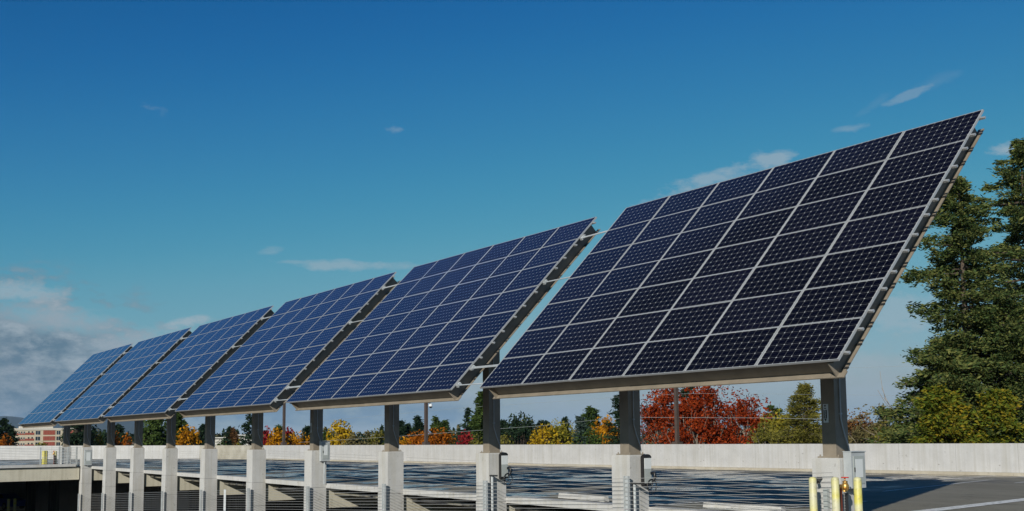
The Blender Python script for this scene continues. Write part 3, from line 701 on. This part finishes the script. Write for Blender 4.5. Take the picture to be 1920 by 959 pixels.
for r_ in range(4):
    z1 = ztop-1.15-r_*3.05; z0 = z1-2.0
    for (a, c) in ((67, 84.5), (97, 112.5)):
        b = MB(); b.fbox(F, X(a), X(c), -.12, -.005, z0-.1, z1+.2); b.build('brick_panel', M['brick'], e)
    b = MB(); b.fbox(F, X(22.5), X(54), -.08, -.004, z0-.1, z0+1.0); b.build('brick_panel', M['brick'], e)
    for q in range(5):
        a = 23.5+q*3.7; b = MB(); b.fbox(F, X(a), X(a+2.3), -.12, -.083, z0+.5, z1-.2); w = b.build('window', M['cream2'], e)
        b = MB(); b.fbox(F, X(a)+.12, X(a+2.3)-.12, -.135, -.121, z0+.62, z1-.32); b.build('pane', M['glassd'], w)
    for a in (45, 50):
        b = MB(); b.fbox(F, X(a), X(a+2.2), -.06, -.004, z0+.1, z1-.2); b.build('window', M['glassd'], e)
    for (a, c) in ((56, 62.5), (86.5, 92.)):
        b = MB(); b.fbox(F, X(a), X(c), -.08, -.004, z0, z1); w = b.build('window', M['glassd'], e)
        b = MB(); b.fbox(F, X((a+c)/2)-.06, X((a+c)/2)+.06, -.1, -.081, z0, z1); b.fbox(F, X(a)-.1, X(c)+.1, -.12, -.005, z0-.15, z0-.005); b.build('frame', M['cream2'], w)
# long low brown roofed hall
M['roofb'] = painted('brown roofing', (.13, .11, .095), .9); M['wallb'] = painted('tan siding', (.25, .2, .14), .8)
F = frame_at(185, 330., R(0)); L_ = (400-185)*330/FPX*1.22; zt = at(290, 833, 330.)[2]-GZ
e = empty('low_hall', tuple(F(L_/2, 5, 0)), 'long low building with a flat brown roof beyond the parapet', 'building')
b = MB(); b.fbox(F, 0, L_, 0, 12, 0, zt-.3); b.build('wall', M['wallb'], e)
b = MB(); b.fbox(F, -.5, L_+.5, -.8, 13, zt-.29, zt+.55); b.build('roof', M['roofb'], e)
for q in (.13, .34, .62, .85):
    b = MB(); b.fbox(F, L_*q, L_*q+2.0, 2, 5, zt+.56, zt+.9); b.build('roof_vent', M['cream'], e)
# white mid-century building
F = frame_at(398, 240., R(6)); S1 = 240/FPX*1.16; Xc = lambda px: (px-398)*S1; Zc = lambda py: at(430, py, 240.)[2]-GZ
M['whitew'] = painted('white stucco', (.66, .64, .58), .8)
e = empty('white_building', tuple(F(4, 4, 0)), 'white flat-roofed building with a small gable, seen left of the sixth column', 'building')
b = MB(); b.fbox(F, Xc(398), Xc(472), 3, 12, 0, Zc(822)); b.fbox(F, Xc(434), Xc(464), 0, 2.99, 0, Zc(819)); b.build('wall', M['whitew'], e)
b = MB(); b.fbox(F, Xc(396), Xc(430), 2.5, 12.5, Zc(822)+.01, Zc(820)); b.fbox(F, Xc(450), Xc(471), -.6, 9, Zc(819)+.01, Zc(815.5)); 
b.add([F(Xc(432), -.5, Zc(819)+.01), F(Xc(450), -.5, Zc(819)+.01), F(Xc(442), -.5, Zc(815)), F(Xc(432), 9, Zc(819)+.01), F(Xc(450), 9, Zc(819)+.01), F(Xc(442), 9, Zc(815))], [(0, 1, 2), (5, 4, 3), (0, 2, 5, 3), (1, 4, 5, 2), (0, 3, 4, 1)]); b.build('roof', M['whitew'], e)
b = MB(); b.add([F(Xc(436), -.52, Zc(819)+.05), F(Xc(447), -.52, Zc(819)+.05), F(Xc(442), -.52, Zc(816.8))], [(0, 1, 2)]); b.build('gable_window', M['glassd'], e)
for (a, c) in ((451.5, 456), (456.6, 461)):
    b = MB(); b.fbox(F, Xc(a), Xc(c), -.05, -.004, Zc(824), Zc(820.2)); b.build('window', M['glassd'], e)
for q in range(6):
    a = 428+q*3.2; b = MB(); b.fbox(F, Xc(a), Xc(a+1.8), -.05 if a > 434 else 2.94, -.004 if a > 433 else 2.99, Zc(831.5), Zc(830)); b.build('window', M['glassd'], e)

# ------------------------------------------------------------------ trees
def leafmat(name, c1, c2, c3=None):
    m = bpy.data.materials.new(name); m.use_nodes = True; g = G(m); N_ = m.node_tree.nodes
    geo = g.n('ShaderNodeNewGeometry'); rd = geo.outputs['Random Per Island']
    big = g.noise(.55, 2)
    v = g.math('ADD', g.math('MULTIPLY', rd, .55), g.math('MULTIPLY', big, .6))
    stops = [(.25, c1), (.75, c2)] if c3 is None else [(.22, c1), (.55, c2), (.85, c3)]
    col = g.ramp(v, stops)
    df = g.n('ShaderNodeBsdfDiffuse'); tr = g.n('ShaderNodeBsdfTranslucent'); mx = g.n('ShaderNodeMixShader'); mx.inputs[0].default_value = .22
    g.l(col, df.inputs[0]); g.l(col, tr.inputs[0]); g.l(df.outputs[0], mx.inputs[1]); g.l(tr.outputs[0], mx.inputs[2])
    N_.remove(g.b); g.l(mx.outputs[0], N_['Material Output'].inputs[0]); return m
LM = {
 'fir': leafmat('fir needles', (.014, .030, .010), (.07, .105, .034), (.18, .185, .055)),
 'dark': leafmat('dark conifer needles', (.010, .024, .014), (.03, .052, .026)),
 'green': leafmat('green conifer foliage', (.02, .045, .012), (.075, .11, .028)),
 'blue': leafmat('blue spruce needles', (.02, .04, .03), (.06, .09, .07)),
 'cedar': leafmat('yellowing cedar sprays', (.045, .075, .012), (.12, .15, .02), (.27, .20, .02)),
 'olive': leafmat('olive yellow foliage', (.06, .07, .015), (.19, .17, .035)),
 'yellow': leafmat('yellow autumn leaves', (.26, .16, .012), (.50, .33, .02)),
 'ygreen': leafmat('yellow green leaves', (.10, .11, .015), (.30, .25, .03)),
 'gold': leafmat('golden orange leaves', (.26, .11, .008), (.52, .24, .012)),
 'orange': leafmat('orange maple leaves', (.16, .045, .006), (.42, .13, .012)),
 'red': leafmat('red maple leaves', (.07, .010, .004), (.22, .030, .008), (.34, .06, .015)),
 'crimson': leafmat('crimson leaves', (.14, .012, .012), (.34, .03, .035)),
 'brown': leafmat('rusty brown leaves', (.10, .055, .02), (.24, .12, .045)),
 'scrub': leafmat('dull scrub foliage', (.07, .065, .025), (.19, .16, .07))}
M['bark'] = painted('bark', (.10, .075, .055), .9); M['barkp'] = painted('pale bark', (.28, .24, .19), .9)
def leaf_obj(name, P, size, matl, parent, rng, flat=0., dirs=None, asp=.62):
    n = len(P); a = rng.normal(size=(n, 3))
    if dirs is not None: a = a*.42+dirs
    a /= np.linalg.norm(a, axis=1)[:, None]
    if flat: a[:, 2] *= (1-flat); a /= np.linalg.norm(a, axis=1)[:, None]
    h = rng.normal(size=(n, 3)); b_ = np.cross(a, h); b_ /= np.linalg.norm(b_, axis=1)[:, None]
    s_ = size*rng.uniform(.6, 1.3, n)[:, None]; a = a*s_; b_ = b_*s_*asp
    V = np.stack([P-a, P-b_*.9+a*.1, P+a, P+b_*.9-a*.1], 1).reshape(-1, 3)-LOC[parent]
    me = bpy.data.meshes.new(name); me.vertices.add(4*n); me.vertices.foreach_set('co', V.ravel()); me.loops.add(4*n); me.polygons.add(n)
    me.loops.foreach_set('vertex_index', np.arange(4*n)); me.polygons.foreach_set('loop_start', np.arange(n)*4)
    me.update(calc_edges=True); me.materials.append(matl); o = bpy.data.objects.new(name, me); COL.objects.link(o)
    o.parent = parent; LOC[o] = LOC[parent]; return o
def conifer(loc, H, Rd, matl, label, seed, nb=90, nt=36, leaf=.28, kind='conifer', z0=.05, power=.8, droop=.25, group=None, gap=0., shape=None, cat='tree', sprig=7, asp=.36, tuft=.11):
    rng = np.random.default_rng(seed); e = empty(kind, tuple(loc), label, cat, group); loc = np.array(loc)
    b = MB(); b.tube([loc, loc+[0, 0, H*.5], loc+[0, 0, H*.985]], [H*.016+.05, H*.009+.03, .02], 7)
    P = []; D = []; ph = rng.uniform(0, 6.28, 3)
    for i in range(nb):
        t = (i+rng.uniform(0, 1))/nb; t = t**.9
        a = rng.uniform(0, 2*math.pi); h = H*(z0+(1-z0)*t); env = (1-t)**power if shape is None else shape(t)
        lump = 1+.24*math.sin(2*a+t*21+ph[0])+.22*math.sin(t*52+a+ph[1])+.14*math.sin(t*90+3*a+ph[2])
        L = Rd*env*rng.uniform(.62, 1.15)*lump+.2
        if gap and rng.uniform() < gap: L *= rng.uniform(.3, .7)
        dr = droop*rng.uniform(.4, 1.5)*(1-t*1.1); ns = max(3, int(nt/sprig*(.25+1.1*L/Rd)))
        s_ = rng.uniform(.12, 1, ns)**.7; lat = rng.uniform(-1, 1, ns)*(.34*L*(1.12-s_)+.04)
        ca, sa_ = math.cos(a), math.sin(a); r_ = s_*L
        z = h-dr*L*s_+.62*dr*L*s_**3-.06*np.abs(lat)
        C = np.stack([loc[0]+ca*r_-sa_*lat, loc[1]+sa_*r_+ca*lat, loc[2]+z], 1)
        C = np.repeat(C, sprig, 0); la = np.repeat(lat, sprig); k = len(C)
        d = np.stack([ca-sa_*np.sign(la)*.55, sa_+ca*np.sign(la)*.55, np.full(k, .05-dr*.5)], 1)
        tf = tuft*(.6+.4*L/Rd)
        C = C+rng.normal(size=(k, 3))*[tf, tf, tf*.85]+d*rng.uniform(-1, 1, k)[:, None]*tf*1.2
        P.append(C); D.append(d)
        if i % 2 == 0 and t < .85:
            b.tube([loc+[0, 0, h], loc+np.array([ca*L*.5, sa_*L*.5, h-dr*L*.42]), loc+np.array([ca*L*.92, sa_*L*.92, h-dr*L*.45])], [.025+.012*L, .015+.006*L, .008], 4, False)
    b.build('trunk', M['bark'], e); P = np.concatenate(P)
    leaf_obj('crown', P, leaf, matl, e, rng, 0., np.concatenate(D), asp); return e
def broad(loc, H, Rd, matl, label, seed, n=4500, leaf=.3, kind='broadleaf_tree', clumps=34, sparse=0., squash=1., group=None, base=.22, twig=False, cat='tree'):
    n = int(n*1.7); rng = np.random.default_rng(seed); e = empty(kind, tuple(loc), label, cat, group); loc = np.array(loc)
    ch = H*(1-base)/2; cz = H*base+ch
    C = []
    while len(C) < clumps:
        q = rng.uniform(-1, 1, 3)
        rr = np.linalg.norm(q)
        if rr < 1 and rr > .35: 
            if q[2] > 0: q[:2] *= (1-.35*q[2])
            C.append(q)
    C = np.array(C)*[Rd*.86, Rd*.86, ch*.86]+[0, 0, cz]
    w = rng.uniform(.5, 1, clumps); w /= w.sum(); P = []; b = MB()
    b.tube([loc, loc+[0, 0, H*.25], loc+[.1, .05, H*.6], loc+[.1, 0, H*.8]], [H*.018+.06, H*.014+.04, H*.008, .03], 7)
    for c, w_ in zip(C, w):
        k = int(n*w_); r_ = Rd*rng.uniform(.20, .36); d = rng.normal(size=(k, 3)); d /= np.linalg.norm(d, axis=1)[:, None]
        rad = r_*rng.uniform(.25, 1.12, k)**.6; P.append(loc+c+d*rad[:, None]*np.array([1, 1, .8]))
        s0 = loc+[0, 0, H*rng.uniform(.2, .5)]; mid = (s0+loc+c)/2+np.array([0, 0, .1*H])*rng.uniform(0, .5)
        b.tube([s0, mid, loc+c], [.02*Rd+.03, .015*Rd+.02, .02], 5, False)
        for _ in range(3):
            tp = loc+c+rng.normal(size=3)*r_*.9; b.tube([mid, (mid+tp)/2+[0, 0, .1], tp], [.03, .02, .008], 3, False)
    k = int(n*.10); q = rng.normal(size=(k, 3)); q /= np.linalg.norm(q, axis=1)[:, None]
    P.append(loc+np.array([0, 0, cz])+q*np.array([Rd, Rd, ch])*rng.uniform(.85, 1.12, k)[:, None])
    P = np.concatenate(P)
    if sparse: P = P[rng.uniform(size=len(P)) > sparse]
    b.build('trunk', M['barkp' if twig else 'bark'], e); leaf_obj('crown', P, leaf*.74, matl, e, rng); return e
def bare(loc, H, Rd, label, seed, leafm=None, n=900, leaf=.2, cat='tree'):
    rng = np.random.default_rng(seed); e = empty('bare_tree', tuple(loc), label, cat); loc = np.array(loc); b = MB(); tips = []
    def br(p, d, L, r_, lv):
        q = p+d*L; b.tube([p, (p+q)/2+rng.normal(size=3)*L*.05, q], [r_, r_*.8, r_*.6], 4, False)
        tips.append(q)
        if lv == 0: return
        for _ in range(rng.integers(3, 5)):
            nd = d+rng.normal(size=3)*.42; nd[2] = abs(nd[2])*.9+.15; nd /= np.linalg.norm(nd); br(p+(q-p)*rng.uniform(.45, 1), nd, L*rng.uniform(.55, .8), r_*.55, lv-1)
    for _ in range(3):
        d = np.array([rng.normal()*.18, rng.normal()*.18, 1.]); d /= np.linalg.norm(d); br(loc, d, H*.36, H*.012, 4)
    b.build('trunk', M['barkp'], e)
    if leafm:
        T = np.array(tips); P = T[rng.integers(0, len(T), n)]+rng.normal(size=(n, 3))*.35; leaf_obj('crown', P, leaf, leafm, e, rng)
    return e
def place(px, top, wpx, depth):
    P = at(px, 820, depth); H = at(px, top, depth)[2]-GZ; return (P[0], P[1], GZ), H, wpx/2/FPX*depth*1.18
# big firs on the right
l, H, Rr = place(1822, 322, 330, 52); conifer(l, H, Rr*.97, LM['fir'], 'tall Douglas fir just right of the nearest array, nearer the frame centre', 11, nb=330, nt=360, leaf=.125, kind='fir_tree', z0=.22, power=.52, droop=.30, gap=.5, sprig=11, tuft=.17)
l, H, Rr = place(1945, 250, 360, 56); conifer(l, H, Rr, LM['fir'], 'tallest fir, cut off by the right edge of the picture', 12, nb=350, nt=340, leaf=.13, kind='fir_tree', z0=.2, power=.56, droop=.28, gap=.4, sprig=11, tuft=.17)
l, H, Rr = place(1775, 640, 300, 50); conifer(l, H, Rr*.9, LM['fir'], 'shorter bushy fir filling in below the two tall firs', 13, nb=300, nt=260, leaf=.12, kind='fir_tree', z0=.3, power=.5, droop=.2, sprig=11, tuft=.17)
l, H, Rr = place(1900, 560, 260, 50); conifer(l, H, Rr, LM['fir'], 'dark dense fir at the right edge under the tallest one', 14, nb=300, nt=260, leaf=.12, kind='fir_tree', z0=.3, power=.5, droop=.25, sprig=11, tuft=.17)
l, H, Rr = place(1768, 728, 120, 47); conifer(l, H, Rr, LM['cedar'], 'yellow green cedar drooping over the parapet, left one', 15, nb=240, nt=200, leaf=.11, kind='cedar_tree', z0=.35, power=.42, droop=.8, sprig=12, tuft=.16, asp=.45)
l, H, Rr = place(1872, 735, 120, 47); conifer(l, H, Rr, LM['cedar'], 'yellow green cedar with orange sprays at the right edge of the parapet', 16, nb=240, nt=200, leaf=.11, kind='cedar_tree', z0=.35, power=.42, droop=.8, sprig=12, tuft=.16, asp=.45)
l, H, Rr = place(1705, 655, 90, 62); bare(l, H, Rr, 'leafless grey tree whose twigs show left of the firs', 17)
T = [ # fn, px, top, width, depth, material, label, extras
 ('b', 1256, 724, 118, 100, 'red', 'leftmost of the big red maples, behind the brown light pole', dict(n=7500, leaf=.20, clumps=46)),
 ('b', 1328, 716, 124, 98, 'red', 'tallest red maple, in the middle of the red group', dict(n=8500, leaf=.20, clumps=50)),
 ('b', 1400, 736, 96, 96, 'red', 'rightmost red maple, with a thin see-through top', dict(n=5200, leaf=.19, clumps=40, sparse=.25)),
 ('b', 1428, 768, 56, 95, 'red', 'small low red maple at the right end of the red group', dict(n=2600, leaf=.19)),
 ('b', 1300, 745, 90, 92, 'red', 'low red maple in front of the tallest red one', dict(n=5200, leaf=.20)),
 ('c', 1290, 700, 60, 130, 'dark', 'dark evergreen peeking out above the red maples', {}),
 ('c', 1511, 722, 92, 78, 'olive', 'golden olive conifer left of the nearest steel post', dict(nb=260, nt=90, leaf=.12, shape=lambda t: (1-t)**.7, gap=.25)),
 ('c', 1452, 762, 50, 120, 'green', 'green tree rising behind the yellow green shrubs beside the red maples', dict(shape=lambda t: (1-t)**.5)),
 ('b', 1462, 772, 80, 90, 'ygreen', 'yellow green shrubby tree between red maples and olive conifer', dict(n=4200, leaf=.2)),
 ('b', 1437, 790, 60, 86, 'olive', 'olive shrub tree touching the right end of the red maples', dict(n=2600, leaf=.2)),
 ('r', 1612, 734, 90, 92, 'brown', 'half bare tree with rusty brown leaves right of the nearest post', dict(n=5200, leaf=.17)),
 ('b', 1645, 762, 96, 84, 'scrub', 'dull olive scrub tree before the half bare rusty tree', dict(n=4200, leaf=.18)),
 ('c', 1655, 764, 40, 100, 'dark', 'small dark conifer left of the firs', {}),
 ('b', 1606, 772, 76, 86, 'brown', 'low brown bush behind the parapet right of the nearest post', dict(n=3400, leaf=.17)),
 ('b', 1690, 775, 90, 60, 'olive', 'mixed green bush at the foot of the firs', dict(n=5200, leaf=.13)),
 ('c', 1160, 742, 44, 110, 'dark', 'dark ragged conifer half hidden by the second column post', dict(nb=70, gap=.3)),
 ('b', 1138, 782, 60, 120, 'gold', 'rusty gold tree left of the second column post', dict(n=3200, leaf=.24)),
 ('c', 1106, 764, 22, 150, 'green', 'slim green conifer with a pointed tip above gold trees', dict(nb=50, shape=lambda t: (1-t)**.4)),
 ('c', 1114, 768, 18, 152, 'green', 'slim green conifer, the right twin of the pointed pair', dict(nb=50, shape=lambda t: (1-t)**.4)),
 ('c', 1090, 782, 34, 105, 'blue', 'blue grey spruce in front of the yellow trees', dict(nb=80)),
 ('b', 1108, 806, 60, 95, 'green', 'low bright green bush above the parapet near the second column', dict(n=2400, leaf=.2)),
 ('b', 1052, 788, 62, 130, 'ygreen', 'broad yellow tree left of the blue spruce', dict(n=4200, leaf=.25)),
 ('b', 1020, 798, 50, 128, 'yellow', 'yellow tree between the dark grove and the broad yellow tree', dict(n=3000, leaf=.25)),
 ('c', 1014, 790, 24, 160, 'dark', 'small dark conifer, left of a pair behind the yellow trees', {}),
 ('c', 1024, 792, 20, 162, 'dark', 'small dark conifer, right of a pair behind the yellow trees', {}),
 ('c', 1060, 785, 26, 170, 'dark', 'dark conifer top behind the broad yellow tree', {}),
 ('b', 975, 776, 56, 135, 'dark', 'big round dark green tree right of the third column post', dict(n=5200, leaf=.28)),
 ('b', 990, 783, 30, 138, 'olive', 'brownish green tree leaning on the big dark one', dict(n=2200, leaf=.25)),
 ('c', 943, 790, 14, 150, 'dark', 'narrow dark conifer next to the third column post', {}),
 ('b', 948, 816, 32, 110, 'olive', 'round olive bush next to the third column post', dict(n=1800, leaf=.22)),
 ('c', 906, 735, 38, 120, 'green', 'tall narrow giant sequoia left of the third column post', dict(nb=140, nt=60, leaf=.26, shape=lambda t: (1-t)**.62)),
 ('c', 877, 766, 30, 140, 'dark', 'dark layered conifer left of the giant sequoia', dict(nb=46, gap=.3)),
 ('c', 890, 780, 24, 142, 'dark', 'dark conifer squeezed between layered conifer and sequoia', {}),
 ('r', 858, 796, 34, 120, 'brown', 'bare pinkish tree left of the dark layered conifer', dict(n=900, leaf=.2)),
 ('b', 873, 809, 30, 112, 'crimson', 'crimson round tree below the dark layered conifer', dict(n=2600, leaf=.2)),
 ('b', 895, 818, 40, 105, 'olive', 'olive bush at the foot of the giant sequoia', dict(n=1800, leaf=.22)),
 ('b', 820, 803, 62, 120, 'orange', 'bright orange round maple right of the light pole', dict(n=5200, leaf=.23)),
 ('b', 782, 812, 62, 122, 'orange', 'orange maple left of the light pole', dict(n=4200, leaf=.23)),
 ('b', 757, 822, 30, 118, 'gold', 'low golden bush beside the fourth column post', dict(n=1500, leaf=.22)),
 ('c', 784, 782, 24, 150, 'dark', 'dark conifer just left of the light pole', {}),
 ('c', 818, 783, 20, 155, 'green', 'green conifer behind the orange maple, left one', {}),
 ('c', 834, 790, 18, 155, 'green', 'green conifer behind the orange maple, right one', {}),
 ('c', 752, 791, 18, 170, 'dark', 'dark conifer beside the fourth column post, left of two', {}),
 ('c', 763, 797, 16, 172, 'dark', 'dark conifer beside the fourth column post, right of two', {}),
 ('b', 638, 790, 44, 130, 'yellow', 'bright yellow round tree between the fourth and fifth columns', dict(n=4200, leaf=.25)),
 ('r', 687, 798, 60, 140, 'scrub', 'grey brown twiggy tree right of the bright yellow tree', dict(n=1600, leaf=.25)),
 ('b', 665, 812, 50, 125, 'scrub', 'dull scrub bush right of the bright yellow tree', dict(n=2200, leaf=.24)),
 ('b', 708, 806, 40, 145, 'olive', 'olive green tree left of the fourth column post', dict(n=2200, leaf=.26)),
 ('b', 615, 806, 30, 150, 'green', 'dull green tree between fifth column and yellow tree', dict(n=1800, leaf=.25)),
 ('c', 577, 801, 18, 170, 'dark', 'dark conifer left of the fifth column post', {}),
 ('b', 560, 812, 48, 120, 'gold', 'golden orange hedge tree left of the fifth column post', dict(n=3600, leaf=.22)),
 ('b', 520, 806, 36, 118, 'gold', 'golden tree in front of the leftmost light pole', dict(n=3000, leaf=.22)),
 ('c', 523, 800, 12, 125, 'green', 'small green conifer poking out of the golden tree', {}),
 ('b', 541, 803, 22, 128, 'crimson', 'dark red tree behind the leftmost light pole', dict(n=1600, leaf=.24)),
 ('b', 499, 802, 22, 130, 'crimson', 'dark red round tree right of the sixth column post', dict(n=1600, leaf=.24)),
 ('c', 467, 777, 34, 150, 'dark', 'ragged dark conifer at the sixth column post', dict(nb=44, gap=.3)),
 ('c', 430, 803, 14, 200, 'dark', 'small dark conifer behind the white building, left one', {}),
 ('c', 436, 805, 12, 200, 'brown', 'small rusty conifer behind the white building, right one', {}),
 ('b', 414, 822, 18, 160, 'green', 'green bush in front of the white building, left one', dict(n=900, leaf=.25)),
 ('b', 449, 827, 16, 160, 'ygreen', 'yellow green bush in front of the white building, right one', dict(n=900, leaf=.25)),
 ('b', 288, 778, 52, 135, 'green', 'broad dark green tree between the eighth and ninth columns', dict(n=6500, leaf=.27)),
 ('c', 333, 765, 28, 135, 'green', 'tall green conifer right of the eighth column post', dict(nb=130, nt=50, shape=lambda t: (1-t)**.45)),
 ('b', 353, 800, 40, 130, 'gold', 'golden brown tree between the seventh and eighth columns', dict(n=2600, leaf=.25)),
 ('c', 380, 798, 14, 170, 'dark', 'dark conifer left of the seventh column post', {}),
 ('c', 223, 798, 24, 160, 'dark', 'dark conifer between the ninth and tenth columns', {}),
 ('b', 217, 812, 16, 150, 'orange', 'small orange tree left of the dark conifer past the tenth column', dict(n=1100, leaf=.26)),
 ('b', 238, 814, 18, 150, 'orange', 'small orange tree left of the ninth column', dict(n=1100, leaf=.26)),
 ('b', 185, 808, 16, 150, 'yellow', 'small yellow tree between the tenth and eleventh columns', dict(n=1300, leaf=.26)),
 ('b', 148, 778, 50, 145, 'dark', 'large very dark tree between the two farthest columns', dict(n=6500, leaf=.28)),
 ('b', 178, 800, 30, 160, 'dark', 'loose dark tree right of the eleventh column', dict(n=1700, leaf=.26, sparse=.3)),
 ('c', 5, 786, 26, 170, 'dark', 'dark conifer at the left edge of the picture', {}),
 ('c', 18, 800, 18, 175, 'dark', 'smaller dark conifer left of the brick building', {}),
 ('b', 11, 815, 24, 150, 'orange', 'orange tree at the left edge beside the brick building', dict(n=1600, leaf=.26)),
 ('b', 80, 830, 34, 200, 'ygreen', 'low yellow green bush in front of the brick building', dict(n=1500, leaf=.28)),
]
for i, (k, px, top, w_, dp, mt, lb, ex) in enumerate(T):
    l, H, Rr = place(px, top, w_, dp); ex = dict(ex)
    if k == 'c':
        ex['nb'] = int(ex.get('nb', 100)*1.3); ex['nt'] = int(ex.get('nt', 50)*1.5); ex.setdefault('leaf', .12+dp*.0010); ex.setdefault('tuft', .10+dp*.001); ex.setdefault('z0', .3)
        tw = max(0, (11.4/H-ex['z0'])/(1-ex['z0'])); Rr /= max(.38, (ex['shape'](tw) if 'shape' in ex else (1-tw)**.8))*1.12
        conifer(l, H, Rr, LM[mt], lb, 100+i, **ex)
    elif k == 'b':
        b0 = 1-min(.8, (2.1*Rr)/H*1.25); broad(l, H, Rr, LM[mt], lb, 100+i, base=max(.2, min(.6, b0)), twig=(mt in ('red', 'olive')), **ex)
    else: bare(l, H, Rr, lb, 100+i, LM[mt], **ex)
# far wood: reads as one mass
rng = np.random.default_rng(77); P = []; far = empty('tmp', (0, 0, 0)); LOC[far] = np.zeros(3)
for i in range(620):
    px = rng.uniform(-150, 1780); dp = rng.uniform(230, 620) if px > 125 or px < 0 else rng.uniform(570, 700); c = at(px, 820, dp); H = (-1.15+(819-rng.uniform(803, 817))/FPX*dp-GZ)/1.06; Rr = rng.uniform(2., 4.5); k = 230
    t = rng.uniform(0, 1, k); cone = rng.uniform() < .45
    rad = Rr*((1-t)**.8 if cone else np.sqrt(np.clip(1-(2*t-1)**2, .05, 1)))*rng.uniform(.4, 1, k); a = rng.uniform(0, 2*math.pi, k)
    P.append(np.stack([c[0]+rad*np.cos(a), c[1]+rad*np.sin(a), GZ+H*(.25+.75*t)*(1.12 if cone else 1)], 1))
for nm, mt, sel in (('distant_wood', LM['dark'], 0), ('distant_autumn_wood', LM['scrub'], 1)):
    Q = np.concatenate(P[sel::2]); o = leaf_obj(nm, Q, .62, mt, far, rng); o.parent = None; LOC.pop(o)
    tag(o, ['far-off dark evergreen wood along the horizon', 'far-off dull autumn wood along the horizon'][sel], 'wood', None, 'stuff')
bpy.data.objects.remove(far)

# ------------------------------------------------------------------ haze
m = bpy.data.materials.new('haze air'); m.use_nodes = True; nt2 = m.node_tree
for n in list(nt2.nodes):
    if n.type == 'BSDF_PRINCIPLED': nt2.nodes.remove(n)
pv = nt2.nodes.new('ShaderNodeVolumePrincipled'); pv.inputs['Color'].default_value = (.46, .68, .95, 1); pv.inputs['Density'].default_value = .00005; pv.inputs['Anisotropy'].default_value = 0.
nt2.links.new(pv.outputs[0], nt2.nodes['Material Output'].inputs['Volume'])
b = MB(); b.box(-14000, 14000, -14000, 14000, GZ-1., 330.); tag(b.build('haze', m), kind='stuff')
